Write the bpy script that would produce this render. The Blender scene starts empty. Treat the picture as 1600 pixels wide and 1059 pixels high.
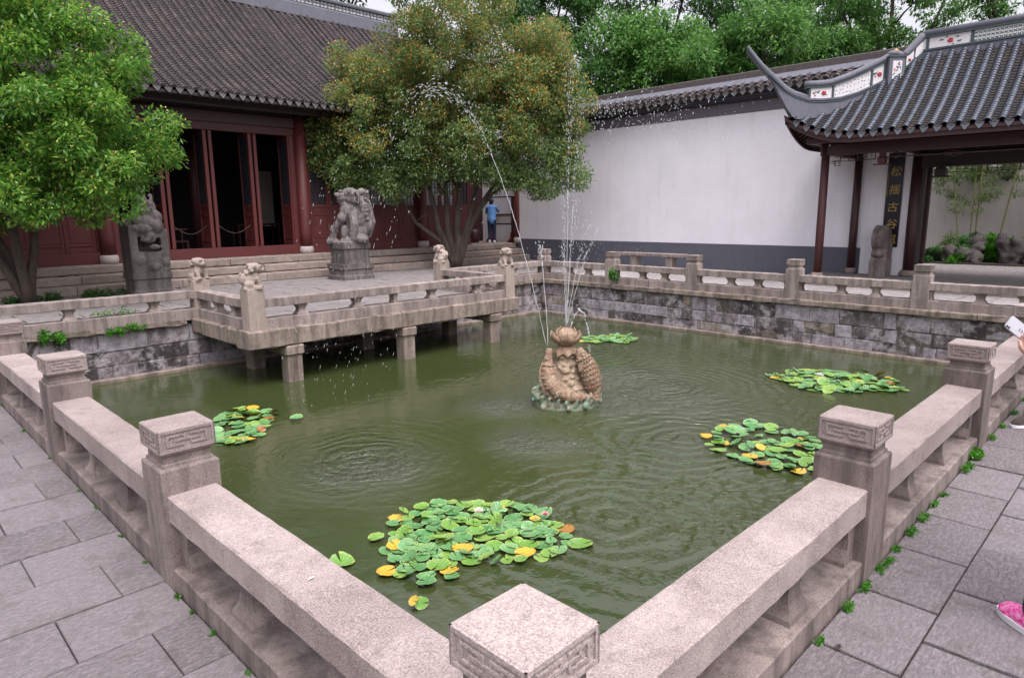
import bpy, bmesh, math, random
import numpy as np
from mathutils import Vector, Matrix, noise as mn
random.seed(7); RNG = np.random.default_rng(11)
S = bpy.context.scene
COL = S.collection
rad = math.radians

# ---------------------------------------------------------------- camera
Fv = Vector((0.69550583, 0.69439755, -0.18461765)); Rv = Vector((0.70518619, -0.70895258, -0.00993311)); Uv = Vector((0.13778269, 0.12328128, 0.98276022))
cam = bpy.data.cameras.new('camera'); cam_o = bpy.data.objects.new('camera', cam); COL.objects.link(cam_o)
mw = Matrix((Rv, Uv, -Fv)).transposed().to_4x4(); mw.translation = Vector((-1.02402, -0.99126, 1.69949))
cam_o.matrix_world = mw
cam.sensor_width = 36.0; cam.lens = 36.0 * 1046.84 / 1600.0
cam.clip_start = 0.05; cam.clip_end = 400
S.camera = cam_o

# ---------------------------------------------------------------- sky, sun, exposure (bright overcast day)
SUN_EL, SUN_AZ = rad(66), rad(250)          # azimuth measured from +X towards +Y, the direction the light comes from
W = bpy.data.worlds.new("World"); S.world = W; W.use_nodes = True
wn = W.node_tree; wn.nodes.clear()
sky = wn.nodes.new('ShaderNodeTexSky'); sky.sky_type = 'NISHITA'; sky.sun_disc = False
sky.sun_elevation = SUN_EL; sky.sun_rotation = math.pi / 2 - SUN_AZ
sky.air_density = 1.2; sky.dust_density = 6.0; sky.ozone_density = 1.0
hs = wn.nodes.new('ShaderNodeHueSaturation'); hs.inputs['Saturation'].default_value = 0.22
tint = wn.nodes.new('ShaderNodeMix'); tint.data_type = 'RGBA'; tint.blend_type = 'MULTIPLY'; tint.inputs[0].default_value = 1.0
tint.inputs[7].default_value = (1.0, 0.96, 1.0, 1)
bg = wn.nodes.new('ShaderNodeBackground'); bg.inputs['Strength'].default_value = 0.15
wo = wn.nodes.new('ShaderNodeOutputWorld')
wn.links.new(sky.outputs[0], hs.inputs['Color']); wn.links.new(hs.outputs[0], tint.inputs[6]); wn.links.new(tint.outputs[2], bg.inputs['Color']); wn.links.new(bg.outputs[0], wo.inputs[0])
sun = bpy.data.lights.new('sun', 'SUN'); sun.energy = 0.6; sun.angle = rad(45); sun.color = (1.0, 0.965, 0.95)
sun_o = bpy.data.objects.new('sun', sun); COL.objects.link(sun_o)
sd = Vector((math.cos(SUN_EL) * math.cos(SUN_AZ), math.cos(SUN_EL) * math.sin(SUN_AZ), math.sin(SUN_EL)))
sun_o.rotation_euler = sd.to_track_quat('Z', 'Y').to_euler(); sun_o.location = sd * 60
S.view_settings.view_transform = 'Standard'; S.view_settings.look = 'None'
S.view_settings.gamma = 1.0; S.view_settings.use_curve_mapping = False
S.view_settings.exposure = 1.03
S.render.engine = 'CYCLES'
S.cycles.max_bounces = 6; S.cycles.transparent_max_bounces = 8; S.cycles.transmission_bounces = 4
S.cycles.caustics_reflective = False; S.cycles.caustics_refractive = False

# ---------------------------------------------------------------- material helpers
class N:
    """tiny node-graph builder"""
    def __init__(s, name):
        s.m = bpy.data.materials.new(name); s.m.use_nodes = True; s.t = s.m.node_tree
        s.b = s.t.nodes['Principled BSDF']; s.out = s.t.nodes['Material Output']
        s._pos = None
    def n(s, t, **k):
        x = s.t.nodes.new(t)
        for a, v in k.items(): setattr(x, a, v)
        return x
    def pos(s, sc=(1, 1, 1), obj=False):
        if obj: src = s.n('ShaderNodeTexCoord').outputs['Object']
        else: src = s.n('ShaderNodeNewGeometry').outputs['Position']
        if sc == (1, 1, 1): return src
        m = s.n('ShaderNodeMapping'); m.inputs['Scale'].default_value = sc; s.l(src, m.inputs[0]); return m.outputs[0]
    def l(s, a, b): s.t.links.new(a, b)
    def noise(s, scale, det=4, rough=.55, v=None, dist=0):
        x = s.n('ShaderNodeTexNoise'); x.inputs['Scale'].default_value = scale; x.inputs['Detail'].default_value = det
        x.inputs['Roughness'].default_value = rough; x.inputs['Distortion'].default_value = dist
        s.l(v if v is not None else s.pos(), x.inputs['Vector']); return x.outputs['Fac']
    def voro(s, scale, v=None, feat='F1'):
        x = s.n('ShaderNodeTexVoronoi', feature=feat); x.inputs['Scale'].default_value = scale
        s.l(v if v is not None else s.pos(), x.inputs['Vector']); return x
    def ramp(s, f, stops, interp='LINEAR'):
        r = s.n('ShaderNodeValToRGB'); r.color_ramp.interpolation = interp
        e = r.color_ramp.elements
        while len(e) > 1: e.remove(e[-1])
        e[0].position = stops[0][0]; e[0].color = c4(stops[0][1])
        for p, c in stops[1:]:
            q = e.new(p); q.color = c4(c)
        s.l(f, r.inputs[0]); return r.outputs[0]
    def mix(s, f, a, b, mode='MIX'):
        x = s.n('ShaderNodeMix', data_type='RGBA', blend_type=mode)
        for i, v in ((0, f), (6, a), (7, b)):
            if hasattr(v, 'links') or hasattr(v, 'is_output'): s.l(v, x.inputs[i])
            elif i == 0: x.inputs[0].default_value = v
            else: x.inputs[i].default_value = c4(v)
        return x.outputs[2]
    def math(s, op, a, b=0.0, c=0.0):
        x = s.n('ShaderNodeMath', operation=op)
        for i, v in enumerate((a, b, c)):
            if hasattr(v, 'is_output'): s.l(v, x.inputs[i])
            else: x.inputs[i].default_value = v
        return x.outputs[0]
    def bump(s, h, dist=.01, st=1.0, prev=None):
        x = s.n('ShaderNodeBump'); x.inputs['Distance'].default_value = dist; x.inputs['Strength'].default_value = st
        s.l(h, x.inputs['Height'])
        if prev is not None: s.l(prev, x.inputs['Normal'])
        s.l(x.outputs[0], s.b.inputs['Normal']); return x.outputs[0]
    def col(s, c):
        if hasattr(c, 'is_output'): s.l(c, s.b.inputs['Base Color'])
        else: s.b.inputs['Base Color'].default_value = c4(c)
        return s
    def rough(s, r):
        if hasattr(r, 'is_output'): s.l(r, s.b.inputs['Roughness'])
        else: s.b.inputs['Roughness'].default_value = r
        return s
def c4(c):
    if isinstance(c, (int, float)): return (c, c, c, 1)
    return tuple(c) if len(c) == 4 else (c[0], c[1], c[2], 1)

def stone_mat(name, base, dark, speck=.25, stain=.5, streak=0.0, bump=.004, moss=0.0, sc=1.0):
    g = N(name)
    big = g.noise(1.9 * sc, 6, .68)
    fine = g.noise(170 * sc, 3, .7)
    mid = g.noise(14 * sc, 5, .65)
    c = g.mix(g.math('MULTIPLY', g.ramp(big, [(.42, 0), (.62, 1)]), stain), base, dark)
    c = g.mix(g.math('MULTIPLY', g.ramp(mid, [(.42, 0), (.75, 1)]), stain * .7), c, dark)
    sp = g.ramp(fine, [(.34, tuple(x * (1 - speck * 1.6) for x in base)), (.5, base), (.66, tuple(min(1, x * (1 + speck)) for x in base))])
    c = g.mix(.42, c, sp)
    c = g.mix(g.math('MULTIPLY', g.n('ShaderNodeObjectInfo').outputs['Random'], .45), c, dark)
    spots = g.noise(5.5, 7, .8)
    c = g.mix(g.math('MULTIPLY', g.ramp(spots, [(.55, 0), (.63, 1)]), .42 * stain), c, tuple(x * .7 for x in dark))
    if streak:
        st = g.noise(7, 4, .6, g.pos((1, 1, .12)))
        st2 = g.noise(23, 3, .6, g.pos((1, 1, .16)))
        c = g.mix(g.math('MULTIPLY', g.ramp(st, [(.45, 0), (.62, 1)]), streak), c, tuple(x * .32 for x in dark))
        c = g.mix(g.math('MULTIPLY', g.ramp(st2, [(.52, 0), (.7, 1)]), streak * .8), c, tuple(x * .45 for x in dark))
    if moss:
        c = g.mix(g.math('MULTIPLY', g.ramp(g.noise(3.2, 5, .65), [(.52, 0), (.68, 1)]), moss), c, (.10, .095, .045))
    g.col(c); g.rough(.88)
    h = g.math('ADD', g.math('MULTIPLY', fine, .5), g.math('MULTIPLY', mid, .9))
    g.bump(h, bump, .8)
    return g.m

MAT = {}
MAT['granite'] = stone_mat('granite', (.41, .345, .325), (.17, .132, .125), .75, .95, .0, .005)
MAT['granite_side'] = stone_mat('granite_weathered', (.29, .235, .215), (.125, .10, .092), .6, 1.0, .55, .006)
MAT['granite_far'] = stone_mat('granite_streaked', (.40, .33, .30), (.19, .155, .145), .45, 1.0, .5, .008, .12)
MAT['slab_stone'] = stone_mat('coping_stone', (.34, .275, .23), (.15, .12, .105), .5, 1.0, .55, .014, .5)
MAT['step_stone'] = stone_mat('step_stone', (.35, .285, .25), (.18, .145, .13), .35, .9, .08, .010, .2)
MAT['lion_stone'] = stone_mat('lion_stone', (.40, .33, .285), (.20, .16, .14), .3, .6, .2, .006)
MAT['statue_stone'] = stone_mat('statue_stone', (.215, .19, .185), (.085, .073, .07), .3, .9, .5, .012)
MAT['drum_white'] = stone_mat('plinth_stone', (.50, .44, .44), (.36, .30, .30), .15, .5, .1, .003)
MAT['rock'] = stone_mat('garden_rock', (.13, .115, .105), (.035, .03, .027), .5, 1.0, .2, .06)

def wall_stone(name, base, dark, soot):
    g = N(name)
    big = g.noise(2.3, 6, .7); mid = g.noise(11, 6, .7); fine = g.noise(90, 3, .7)
    c = g.mix(g.ramp(mid, [(.38, 0), (.62, 1)]), base, dark)
    st = g.noise(9, 5, .65, g.pos((1, 1, .2)))
    c = g.mix(g.math('MULTIPLY', g.ramp(st, [(.44, 0), (.6, 1)]), soot), c, (.035, .03, .03))
    c = g.mix(g.math('MULTIPLY', g.ramp(big, [(.47, 0), (.62, 1)]), soot * .8), c, (.05, .042, .04))
    pt = g.noise(3.1, 6, .75, g.pos((1.3, 1.3, 1.3)))
    c = g.mix(g.math('MULTIPLY', g.ramp(pt, [(.50, 0), (.60, 1)]), .75), c, (.46, .43, .46))
    g.col(c); g.rough(.9); g.bump(g.math('ADD', mid, g.math('MULTIPLY', fine, .3)), .05, .9)
    return g.m
WS = [wall_stone('wall_stone_pale', (.46, .42, .46), (.27, .24, .27), .35), wall_stone('wall_stone_tan', (.40, .33, .26), (.22, .18, .145), .4),
      wall_stone('wall_stone_grey', (.22, .19, .19), (.11, .095, .10), .7), wall_stone('wall_stone_dark', (.10, .085, .09), (.045, .04, .042), .8),
      wall_stone('wall_stone_lilac', (.36, .31, .34), (.18, .155, .17), .5)]
MAT['mortar'] = wall_stone('wall_mortar', (.20, .17, .15), (.09, .075, .065), .5)

def paving_mat(name, a, b):
    g = N(name)
    oi = g.n('ShaderNodeObjectInfo')
    tone = g.math('ADD', g.math('MULTIPLY', oi.outputs['Random'], .45), g.math('MULTIPLY', g.noise(2.2, 4, .6), .6))
    c = g.mix(g.ramp(tone, [(.3, 0), (.75, 1)]), tuple(x * .88 for x in a), b)
    chis = g.noise(64, 5, .8, g.pos((.45, 1, 1)), .2)
    chis2 = g.noise(120, 3, .7)
    c = g.mix(g.ramp(chis, [(.44, 0), (.60, .6)]), c, tuple(x * 1.6 for x in b))
    c = g.mix(g.ramp(chis2, [(.3, .4), (.5, 0)]), c, tuple(x * .5 for x in a))
    c = g.mix(g.math('MULTIPLY', g.ramp(g.noise(5, 5, .7), [(.54, 0), (.68, 1)]), .5), c, (.09, .075, .065))
    g.col(c); g.rough(.78)
    g.bump(g.math('ADD', chis, g.math('MULTIPLY', chis2, .35)), .013, 1.0)
    return g.m
MAT['paving'] = paving_mat('paving_stone', (.14, .122, .128), (.205, .183, .192))
MAT['paving_light'] = paving_mat('paving_stone_light', (.25, .23, .23), (.32, .295, .295))
MAT['paving_dark'] = paving_mat('paving_stone_dark', (.14, .125, .125), (.20, .18, .18))
MAT['platform_paving'] = paving_mat('platform_paving_stone', (.16, .142, .14), (.22, .20, .195))
g = N('joint_soil'); g.col(g.mix(g.noise(20, 5), (.03, .026, .02), (.075, .062, .045))).rough(1); MAT['joint'] = g.m

def paint(name, c, c2, rough=.5, sc=3.0, bmp=.002):
    g = N(name); f = g.noise(sc, 6, .65); w = g.noise(sc * 5, 4, .6, g.pos((1, 1, .15)))
    g.col(g.mix(g.ramp(g.math('ADD', g.math('MULTIPLY', f, .5), g.math('MULTIPLY', w, .5)), [(.35, 0), (.7, 1)]), c, c2)); g.rough(rough)
    g.bump(w, bmp, .6); return g.m
MAT['red'] = paint('red_lacquer', (.115, .022, .021), (.085, .019, .019), .55)
MAT['red_dark'] = paint('dark_red_lacquer', (.072, .017, .018), (.05, .014, .015), .55)
MAT['red_brown'] = paint('brown_red_lacquer', (.05, .014, .015), (.032, .011, .012), .5)
MAT['black_wood'] = paint('dark_wood', (.02, .014, .014), (.03, .018, .018), .5)
g = N('white_plaster')
_f = g.noise(.7, 6, .7); _w = g.noise(5, 5, .65, g.pos((1, 1, .10))); _s = g.noise(2.2, 6, .7)
_c = g.mix(g.ramp(_f, [(.4, 0), (.65, 1)]), (.80, .785, .84), (.74, .725, .775))
_c = g.mix(g.math('MULTIPLY', g.ramp(_w, [(.52, 0), (.72, 1)]), .36), _c, (.60, .58, .60))
_c = g.mix(g.math('MULTIPLY', g.ramp(_s, [(.6, 0), (.72, 1)]), .22), _c, (.66, .62, .62))
g.col(_c); g.rough(.9); g.bump(g.math('ADD', _s, _w), .006, .6); MAT['plaster'] = g.m
MAT['plaster_old'] = paint('aged_plaster', (.58, .54, .52), (.46, .43, .40), .9, 1.6, .004)
MAT['band_dark'] = paint('dark_limewash', (.085, .088, .115), (.105, .108, .135), .85, 2.0)
MAT['band_grey'] = paint('grey_limewash', (.13, .12, .145), (.16, .145, .175), .85, 2.0)
MAT['ridge_grey'] = paint('ridge_mortar', (.16, .165, .20), (.11, .11, .135), .8, 4.0)
MAT['ridge_old'] = paint('ridge_stained', (.115, .095, .095), (.06, .048, .045), .9, 9.0, .01)
MAT['teal_line'] = paint('glazed_trim', (.055, .085, .095), (.04, .055, .06), .45, 6.0)
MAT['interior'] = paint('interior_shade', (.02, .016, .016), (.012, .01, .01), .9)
MAT['white_panel'] = paint('white_ridge_panel', (.72, .70, .72), (.62, .60, .62), .6, 9.0)
MAT['petal_red'] = paint('painted_red', (.55, .045, .05), (.4, .03, .04), .6)
MAT['leaf_green'] = paint('painted_green', (.03, .12, .08), (.02, .08, .06), .6)
MAT['gold'] = paint('gilt', (.50, .34, .10), (.36, .23, .06), .5)
MAT['board_black'] = paint('black_lacquer_board', (.010, .012, .022), (.014, .014, .02), .25)

def tile_mat(name, a, b, lich, rough=.7):
    g = N(name)
    oi = g.n('ShaderNodeObjectInfo')
    f = g.noise(1.7, 8, .78); f2 = g.noise(34, 4, .7)
    c = g.mix(g.ramp(f2, [(.35, 0), (.65, 1)]), a, b)
    c = g.mix(g.math('MULTIPLY', g.ramp(f, [(.5, 0), (.66, 1)]), .75), c, lich)
    c = g.mix(g.math('MULTIPLY', oi.outputs['Random'], .35), c, tuple(x * .55 for x in a))
    g.col(c); g.rough(rough); g.bump(f2, .006, .7); return g.m
MAT['tile_old'] = tile_mat('weathered_roof_tile', (.036, .029, .032), (.072, .058, .061), (.135, .108, .10), .85)
MAT['tile_new'] = tile_mat('blue_grey_roof_tile', (.038, .048, .070), (.082, .10, .135), (.03, .034, .045), .34)
MAT['tile_pan'] = tile_mat('pan_tile', (.022, .019, .02), (.045, .036, .034), (.075, .055, .04), .9)
MAT['tile_drip'] = tile_mat('drip_tile', (.10, .095, .10), (.17, .165, .17), (.06, .056, .052), .8)
MAT['tile_drip_new'] = tile_mat('blue_grey_drip_tile', (.10, .115, .14), (.16, .18, .21), (.07, .075, .09), .5)

def bark(name, a, b):
    g = N(name); f = g.noise(9, 6, .7, g.pos((1, 1, .25))); g.col(g.mix(g.ramp(f, [(.35, 0), (.65, 1)]), a, b)).rough(.95); g.bump(f, .03, .9); return g.m
MAT['bark'] = bark('bark', (.085, .065, .052), (.035, .027, .023))
MAT['bark_dark'] = bark('dark_bark', (.05, .038, .032), (.025, .02, .018))
def leaf_mat(name, cols, rough=.45, trans=.5):
    g = N(name); a = g.n('ShaderNodeAttribute', attribute_name='tone')
    c = g.ramp(a.outputs['Fac'], cols); g.col(c); g.rough(rough)
    g.b.inputs['Specular IOR Level'].default_value = .35
    tr = g.n('ShaderNodeBsdfTranslucent'); g.l(c, tr.inputs[0]); mx = g.n('ShaderNodeMixShader'); mx.inputs[0].default_value = trans
    g.l(g.b.outputs[0], mx.inputs[1]); g.l(tr.outputs[0], mx.inputs[2]); g.l(mx.outputs[0], g.out.inputs[0]); return g.m
MAT['leaf_osm'] = leaf_mat('bright_green_leaf', [(0, (.035, .11, .022)), (.35, (.10, .26, .04)), (.7, (.21, .41, .06)), (1, (.42, .58, .12))], .3)
MAT['leaf_osm2'] = leaf_mat('olive_green_leaf', [(0, (.06, .12, .045)), (.4, (.15, .25, .08)), (.75, (.27, .36, .12)), (1, (.45, .49, .20))])
MAT['flower_yel'] = leaf_mat('yellow_blossom', [(0, (.50, .42, .06)), (1, (.68, .60, .18))], .6, .3)
MAT['flower_or'] = leaf_mat('orange_blossom', [(0, (.52, .23, .035)), (1, (.72, .40, .08))], .6, .3)
MAT['leaf_camphor'] = leaf_mat('fresh_green_leaf', [(0, (.04, .12, .03)), (.4, (.10, .24, .055)), (.75, (.18, .36, .085)), (1, (.31, .48, .14))])
MAT['leaf_dark'] = leaf_mat('deep_green_leaf', [(0, (.025, .07, .02)), (.5, (.055, .16, .035)), (1, (.12, .27, .06))])
MAT['leaf_weed'] = leaf_mat('weed_leaf', [(0, (.03, .15, .01)), (1, (.12, .36, .03))])
MAT['leaf_bamboo'] = leaf_mat('bamboo_leaf', [(0, (.06, .13, .03)), (1, (.20, .28, .08))])
MAT['bamboo'] = paint('bamboo_cane', (.22, .24, .08), (.20, .13, .06), .5, 6)
def pad_mat(name, a, b, edge):
    g = N(name); oi = g.n('ShaderNodeObjectInfo')
    v = g.pos(obj=True); ln = g.n('ShaderNodeVectorMath', operation='LENGTH'); g.l(v, ln.inputs[0])
    c = g.mix(oi.outputs['Random'], a, b)
    c = g.mix(g.math('MULTIPLY', g.noise(16, 4, .6), .5), c, tuple(x * .6 for x in a))
    c = g.mix(g.ramp(ln.outputs['Value'], [(.85, 0), (1.0, .6)]), c, edge)
    w = g.n('ShaderNodeTexGradient', gradient_type='RADIAL'); g.l(v, w.inputs[0])
    vein = g.math('SINE', g.math('MULTIPLY', w.outputs['Fac'], 6.283 * 13))
    c = g.mix(g.math('MULTIPLY', g.ramp(vein, [(.9, 0), (1, 1)]), .25), c, edge)
    c = g.mix(g.math('MULTIPLY', g.ramp(g.noise(38, 5, .7), [(.58, 0), (.66, 1)]), .55), c, (.20, .13, .04)); c = g.mix(g.math('MULTIPLY', g.ramp(g.noise(9, 4, .6), [(.5, 0), (.7, 1)]), .3), c, (.30, .36, .24))
    g.col(c); g.rough(.28); g.bump(vein, .006, .4); return g.m
MAT['pad_green'] = pad_mat('lily_pad_green', (.075, .25, .075), (.17, .37, .14), (.34, .46, .18))
MAT['pad_lime'] = pad_mat('lily_pad_lime', (.13, .32, .05), (.25, .41, .08), (.42, .46, .14))
MAT['pad_yellow'] = pad_mat('lily_pad_yellow', (.62, .40, .03), (.60, .48, .08), (.45, .16, .03))
MAT['pad_brown'] = pad_mat('lily_pad_brown', (.28, .11, .03), (.45, .24, .05), (.15, .06, .02))
MAT['flower_pink'] = paint('pink_petal', (.62, .26, .30), (.70, .42, .45), .5)
MAT['flower_cream'] = paint('cream_petal', (.78, .66, .62), (.8, .72, .66), .5)

# fountain: ochre glaze, green verdigris
def glaze(name, a, b, c3):
    g = N(name); f = g.noise(7, 6, .7); f2 = g.noise(28, 5, .7)
    c = g.mix(g.ramp(f, [(.38, 0), (.6, 1)]), a, b); c = g.mix(g.ramp(f2, [(.52, 0), (.68, 1)]), c, c3)
    c = g.mix(g.math('MULTIPLY', g.ramp(g.noise(15, 6, .8), [(.52, 0), (.66, 1)]), .6), c, (.09, .06, .04)); g.col(c); g.rough(.5); g.bump(g.math('ADD', f2, g.noise(60, 4, .7)), .02, .8); return g.m
MAT['carp'] = glaze('carp_glaze', (.27, .14, .08), (.32, .235, .165), (.46, .38, .29))
MAT['lotus'] = glaze('lotus_glaze', (.32, .21, .14), (.42, .30, .21), (.22, .14, .10))
MAT['f_rock'] = glaze('fountain_rock', (.32, .235, .16), (.46, .36, .26), (.16, .11, .08))
MAT['wave'] = glaze('verdigris_glaze', (.16, .30, .22), (.38, .34, .24), (.25, .12, .06))

# water of the jets
g = N('jet_water'); g.col((.93, .95, 1.0)).rough(.08); g.b.inputs['Transmission Weight'].default_value = .55; g.b.inputs['IOR'].default_value = 1.33; MAT['jet'] = g.m

# pond water: murky green, wind chop and broken ring ripples under the falling drops
g = N('pond_water')
P = g.pos()
wn1 = g.n('ShaderNodeTexNoise'); wn1.inputs['Scale'].default_value = 1.4; wn1.inputs['Detail'].default_value = 3; g.l(P, wn1.inputs['Vector'])
wv = g.n('ShaderNodeVectorMath', operation='SCALE'); g.l(wn1.outputs['Color'], wv.inputs[0]); wv.inputs['Scale'].default_value = .55
wp_ = g.n('ShaderNodeVectorMath', operation='ADD'); g.l(P, wp_.inputs[0]); g.l(wv.outputs[0], wp_.inputs[1])
def ring(cx, cy, k, rad_, amp):
    sub = g.n('ShaderNodeVectorMath', operation='SUBTRACT'); g.l(wp_.outputs[0], sub.inputs[0]); sub.inputs[1].default_value = (cx + .27, cy + .27, -.62)
    ln = g.n('ShaderNodeVectorMath', operation='LENGTH'); g.l(sub.outputs[0], ln.inputs[0]); r = ln.outputs['Value']
    w = g.math('SINE', g.math('MULTIPLY', r, k))
    env = g.math('POWER', 2.718, g.math('MULTIPLY', g.math('POWER', g.math('DIVIDE', r, rad_), 2.0), -1.0))
    return g.math('MULTIPLY', g.math('MULTIPLY', w, env), amp), env
rings = [(2.75, 5.05, 40, .8, .34), (7.6, 4.4, 36, 1.9, .34), (5.6, 2.9, 30, 1.3, .42), (3.4, 2.2, 28, 1.1, .45), (8.6, 6.0, 34, 1.6, .22)]
hsum = None
for rr in rings:
    h, e = ring(*rr)
    hsum = h if hsum is None else g.math('ADD', hsum, h)
esum = None
for rr in [(2.55, 4.75, 1, .55, 1), (4.35, 4.0, 1, .42, 1), (7.3, 5.2, 1, .95, 1), (6.9, 3.6, 1, .75, 1), (5.2, 5.4, 1, .5, 1), (6.1, 4.3, 1, .45, 1)]:
    h, e = ring(*rr); esum = e if esum is None else g.math('ADD', esum, e)
esum = g.math('MULTIPLY', g.math('MINIMUM', esum, 1.0), g.ramp(g.noise(2.6, 4, .6), [(.3, .35), (.6, 1)]))
n1 = g.noise(2.6, 3, .45, None, .8); n2 = g.noise(24, 5, .66, None, .4); n3 = g.noise(10, 3, .5, g.pos((1, 1, 1)), .4)
hsum = g.math('ADD', g.math('MULTIPLY', hsum, g.ramp(n3, [(.33, .3), (.62, 2.0)])), g.math('MULTIPLY', n1, .40))
hsum = g.math('ADD', hsum, g.math('MULTIPLY', g.math('ADD', g.math('MULTIPLY', n2, 1.3), g.math('MULTIPLY', n3, .8)), g.math('ADD', g.math('MULTIPLY', esum, 3.2), .05)))
g.bump(hsum, .019, 1.0)
murk = g.mix(g.noise(.5, 3, .5), (.034, .048, .015), (.047, .061, .022))
g.rough(g.math('ADD', g.math('MULTIPLY', esum, .38), .02))
g.col(murk); g.b.inputs['IOR'].default_value = 1.55; g.b.inputs['Specular IOR Level'].default_value = 1.0
MAT['water'] = g.m
# ---------------------------------------------------------------- object helpers
def off(p):
    v = Vector((0, 0, 0))
    while p is not None: v = v + p.location; p = p.parent
    return v
def link(name, me, m, parent=None, loc=(0, 0, 0)):
    o = bpy.data.objects.new(name, me); COL.objects.link(o)
    if m is not None and len(me.materials) == 0: me.materials.append(MAT[m] if isinstance(m, str) else m)
    o.parent = parent; o.location = loc
    return o
def empty(name, loc, label=None, cat=None, group=None, kind=None):
    o = bpy.data.objects.new(name, None); COL.objects.link(o); o.location = loc; o.empty_display_size = .1
    return tag(o, label, cat, group, kind)
def tag(o, label=None, cat=None, group=None, kind=None):
    if label: o['label'] = label
    if cat: o['category'] = cat
    if group: o['group'] = group
    if kind: o['kind'] = kind
    return o
class MB:
    def __init__(s): s.v = []; s.f = []; s.mi = []; s.cur = 0
    def add(s, vs, fs):
        b = len(s.v); s.v += [tuple(p) for p in vs]; s.f += [tuple(i + b for i in f) for f in fs]; s.mi += [s.cur] * len(fs); return s
    def box(s, a, b, ch=0.0):
        (x0, y0, z0), (x1, y1, z1) = a, b
        if ch <= 0:
            vs = [(x0, y0, z0), (x1, y0, z0), (x1, y1, z0), (x0, y1, z0), (x0, y0, z1), (x1, y0, z1), (x1, y1, z1), (x0, y1, z1)]
            return s.add(vs, [(0, 3, 2, 1), (4, 5, 6, 7), (0, 1, 5, 4), (1, 2, 6, 5), (2, 3, 7, 6), (3, 0, 4, 7)])
        # chamfer on all twelve edges
        bm = bmesh.new(); m = Matrix.Translation(((x0 + x1) / 2, (y0 + y1) / 2, (z0 + z1) / 2)) @ Matrix.Diagonal((x1 - x0, y1 - y0, z1 - z0, 1))
        bmesh.ops.create_cube(bm, size=1, matrix=m); bmesh.ops.bevel(bm, geom=bm.edges[:], offset=ch, segments=1, affect='EDGES')
        bm.verts.index_update(); s.add([v.co[:] for v in bm.verts], [[v.index for v in f.verts] for f in bm.faces]); bm.free(); return s
    def rbox(s, a, b, ch=.01, jit=.003, step=.13):
        """hand-dressed bar: eight-cornered section, worn unevenly along its longest axis"""
        L = [b[i] - a[i] for i in range(3)]; ax = L.index(max(L)); u, w = [i for i in range(3) if i != ax]
        n = max(2, int(L[ax] / step)); vs = []; c = min(ch, L[u] * .3, L[w] * .3)
        sec = [(a[u] + c, a[w]), (b[u] - c, a[w]), (b[u], a[w] + c), (b[u], b[w] - c), (b[u] - c, b[w]), (a[u] + c, b[w]), (a[u], b[w] - c), (a[u], a[w] + c)]
        mu, mw_ = (a[u] + b[u]) / 2, (a[w] + b[w]) / 2
        for i in range(n + 1):
            t = a[ax] + L[ax] * i / n + (random.uniform(-.3, .3) * L[ax] / n if 0 < i < n else 0)
            for (p, q) in sec:
                k = random.uniform(-1, 1) * jit; k2 = random.uniform(-1, 1) * jit
                if random.random() < .07: k -= jit * 2.2; k2 -= jit * 2.2
                pt = [0, 0, 0]; pt[ax] = t; pt[u] = p + k * (1 if p > mu else -1); pt[w] = q + k2 * (1 if q > mw_ else -1); vs.append(pt)
        fs = [(i * 8 + k, i * 8 + (k + 1) % 8, (i + 1) * 8 + (k + 1) % 8, (i + 1) * 8 + k) for i in range(n) for k in range(8)] + [tuple(range(8)), tuple(range(n * 8, n * 8 + 8))]
        return s.add(vs, fs)
    def frustum(s, cx, cy, rings):
        """square sections: rings = [(half, z)]"""
        vs = []
        for h, z in rings:
            hx, hy = (h if isinstance(h, tuple) else (h, h)); vs += [(cx - hx, cy - hy, z), (cx + hx, cy - hy, z), (cx + hx, cy + hy, z), (cx - hx, cy + hy, z)]
        fs = [(3, 2, 1, 0)]
        for i in range(len(rings) - 1):
            for k in range(4): a = i * 4 + k; b = i * 4 + (k + 1) % 4; fs.append((a, b, b + 4, a + 4))
        n = len(rings) * 4; fs.append((n - 4, n - 3, n - 2, n - 1)); return s.add(vs, fs)
    def lathe(s, cx, cy, prof, seg=20):
        vs = []; fs = []
        for r, z in prof:
            for k in range(seg): a = 2 * math.pi * k / seg; vs.append((cx + r * math.cos(a), cy + r * math.sin(a), z))
        for i in range(len(prof) - 1):
            for k in range(seg): a = i * seg + k; b = i * seg + (k + 1) % seg; fs.append((a, b, b + seg, a + seg))
        fs.append(tuple(reversed(range(seg)))); fs.append(tuple(range(len(vs) - seg, len(vs)))); return s.add(vs, fs)
    def tube(s, pts, rs, seg=8, cap=True):
        pts = [Vector(p) for p in pts]
        if not isinstance(rs, (list, tuple)): rs = [rs] * len(pts)
        vs = []; fs = []; prev = None
        for i, p in enumerate(pts):
            t = (pts[min(i + 1, len(pts) - 1)] - pts[max(i - 1, 0)]).normalized()
            if prev is None: a = t.orthogonal().normalized()
            else: a = (prev - t * prev.dot(t)); a = a.normalized() if a.length > 1e-6 else t.orthogonal().normalized()
            prev = a; b = t.cross(a)
            for k in range(seg): an = 2 * math.pi * k / seg; vs.append(p + (a * math.cos(an) + b * math.sin(an)) * rs[i])
        for i in range(len(pts) - 1):
            for k in range(seg): q = i * seg + k; r = i * seg + (k + 1) % seg; fs.append((q, r, r + seg, q + seg))
        if cap: fs.append(tuple(reversed(range(seg)))); fs.append(tuple(range(len(vs) - seg, len(vs))))
        return s.add(vs, fs)
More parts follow.
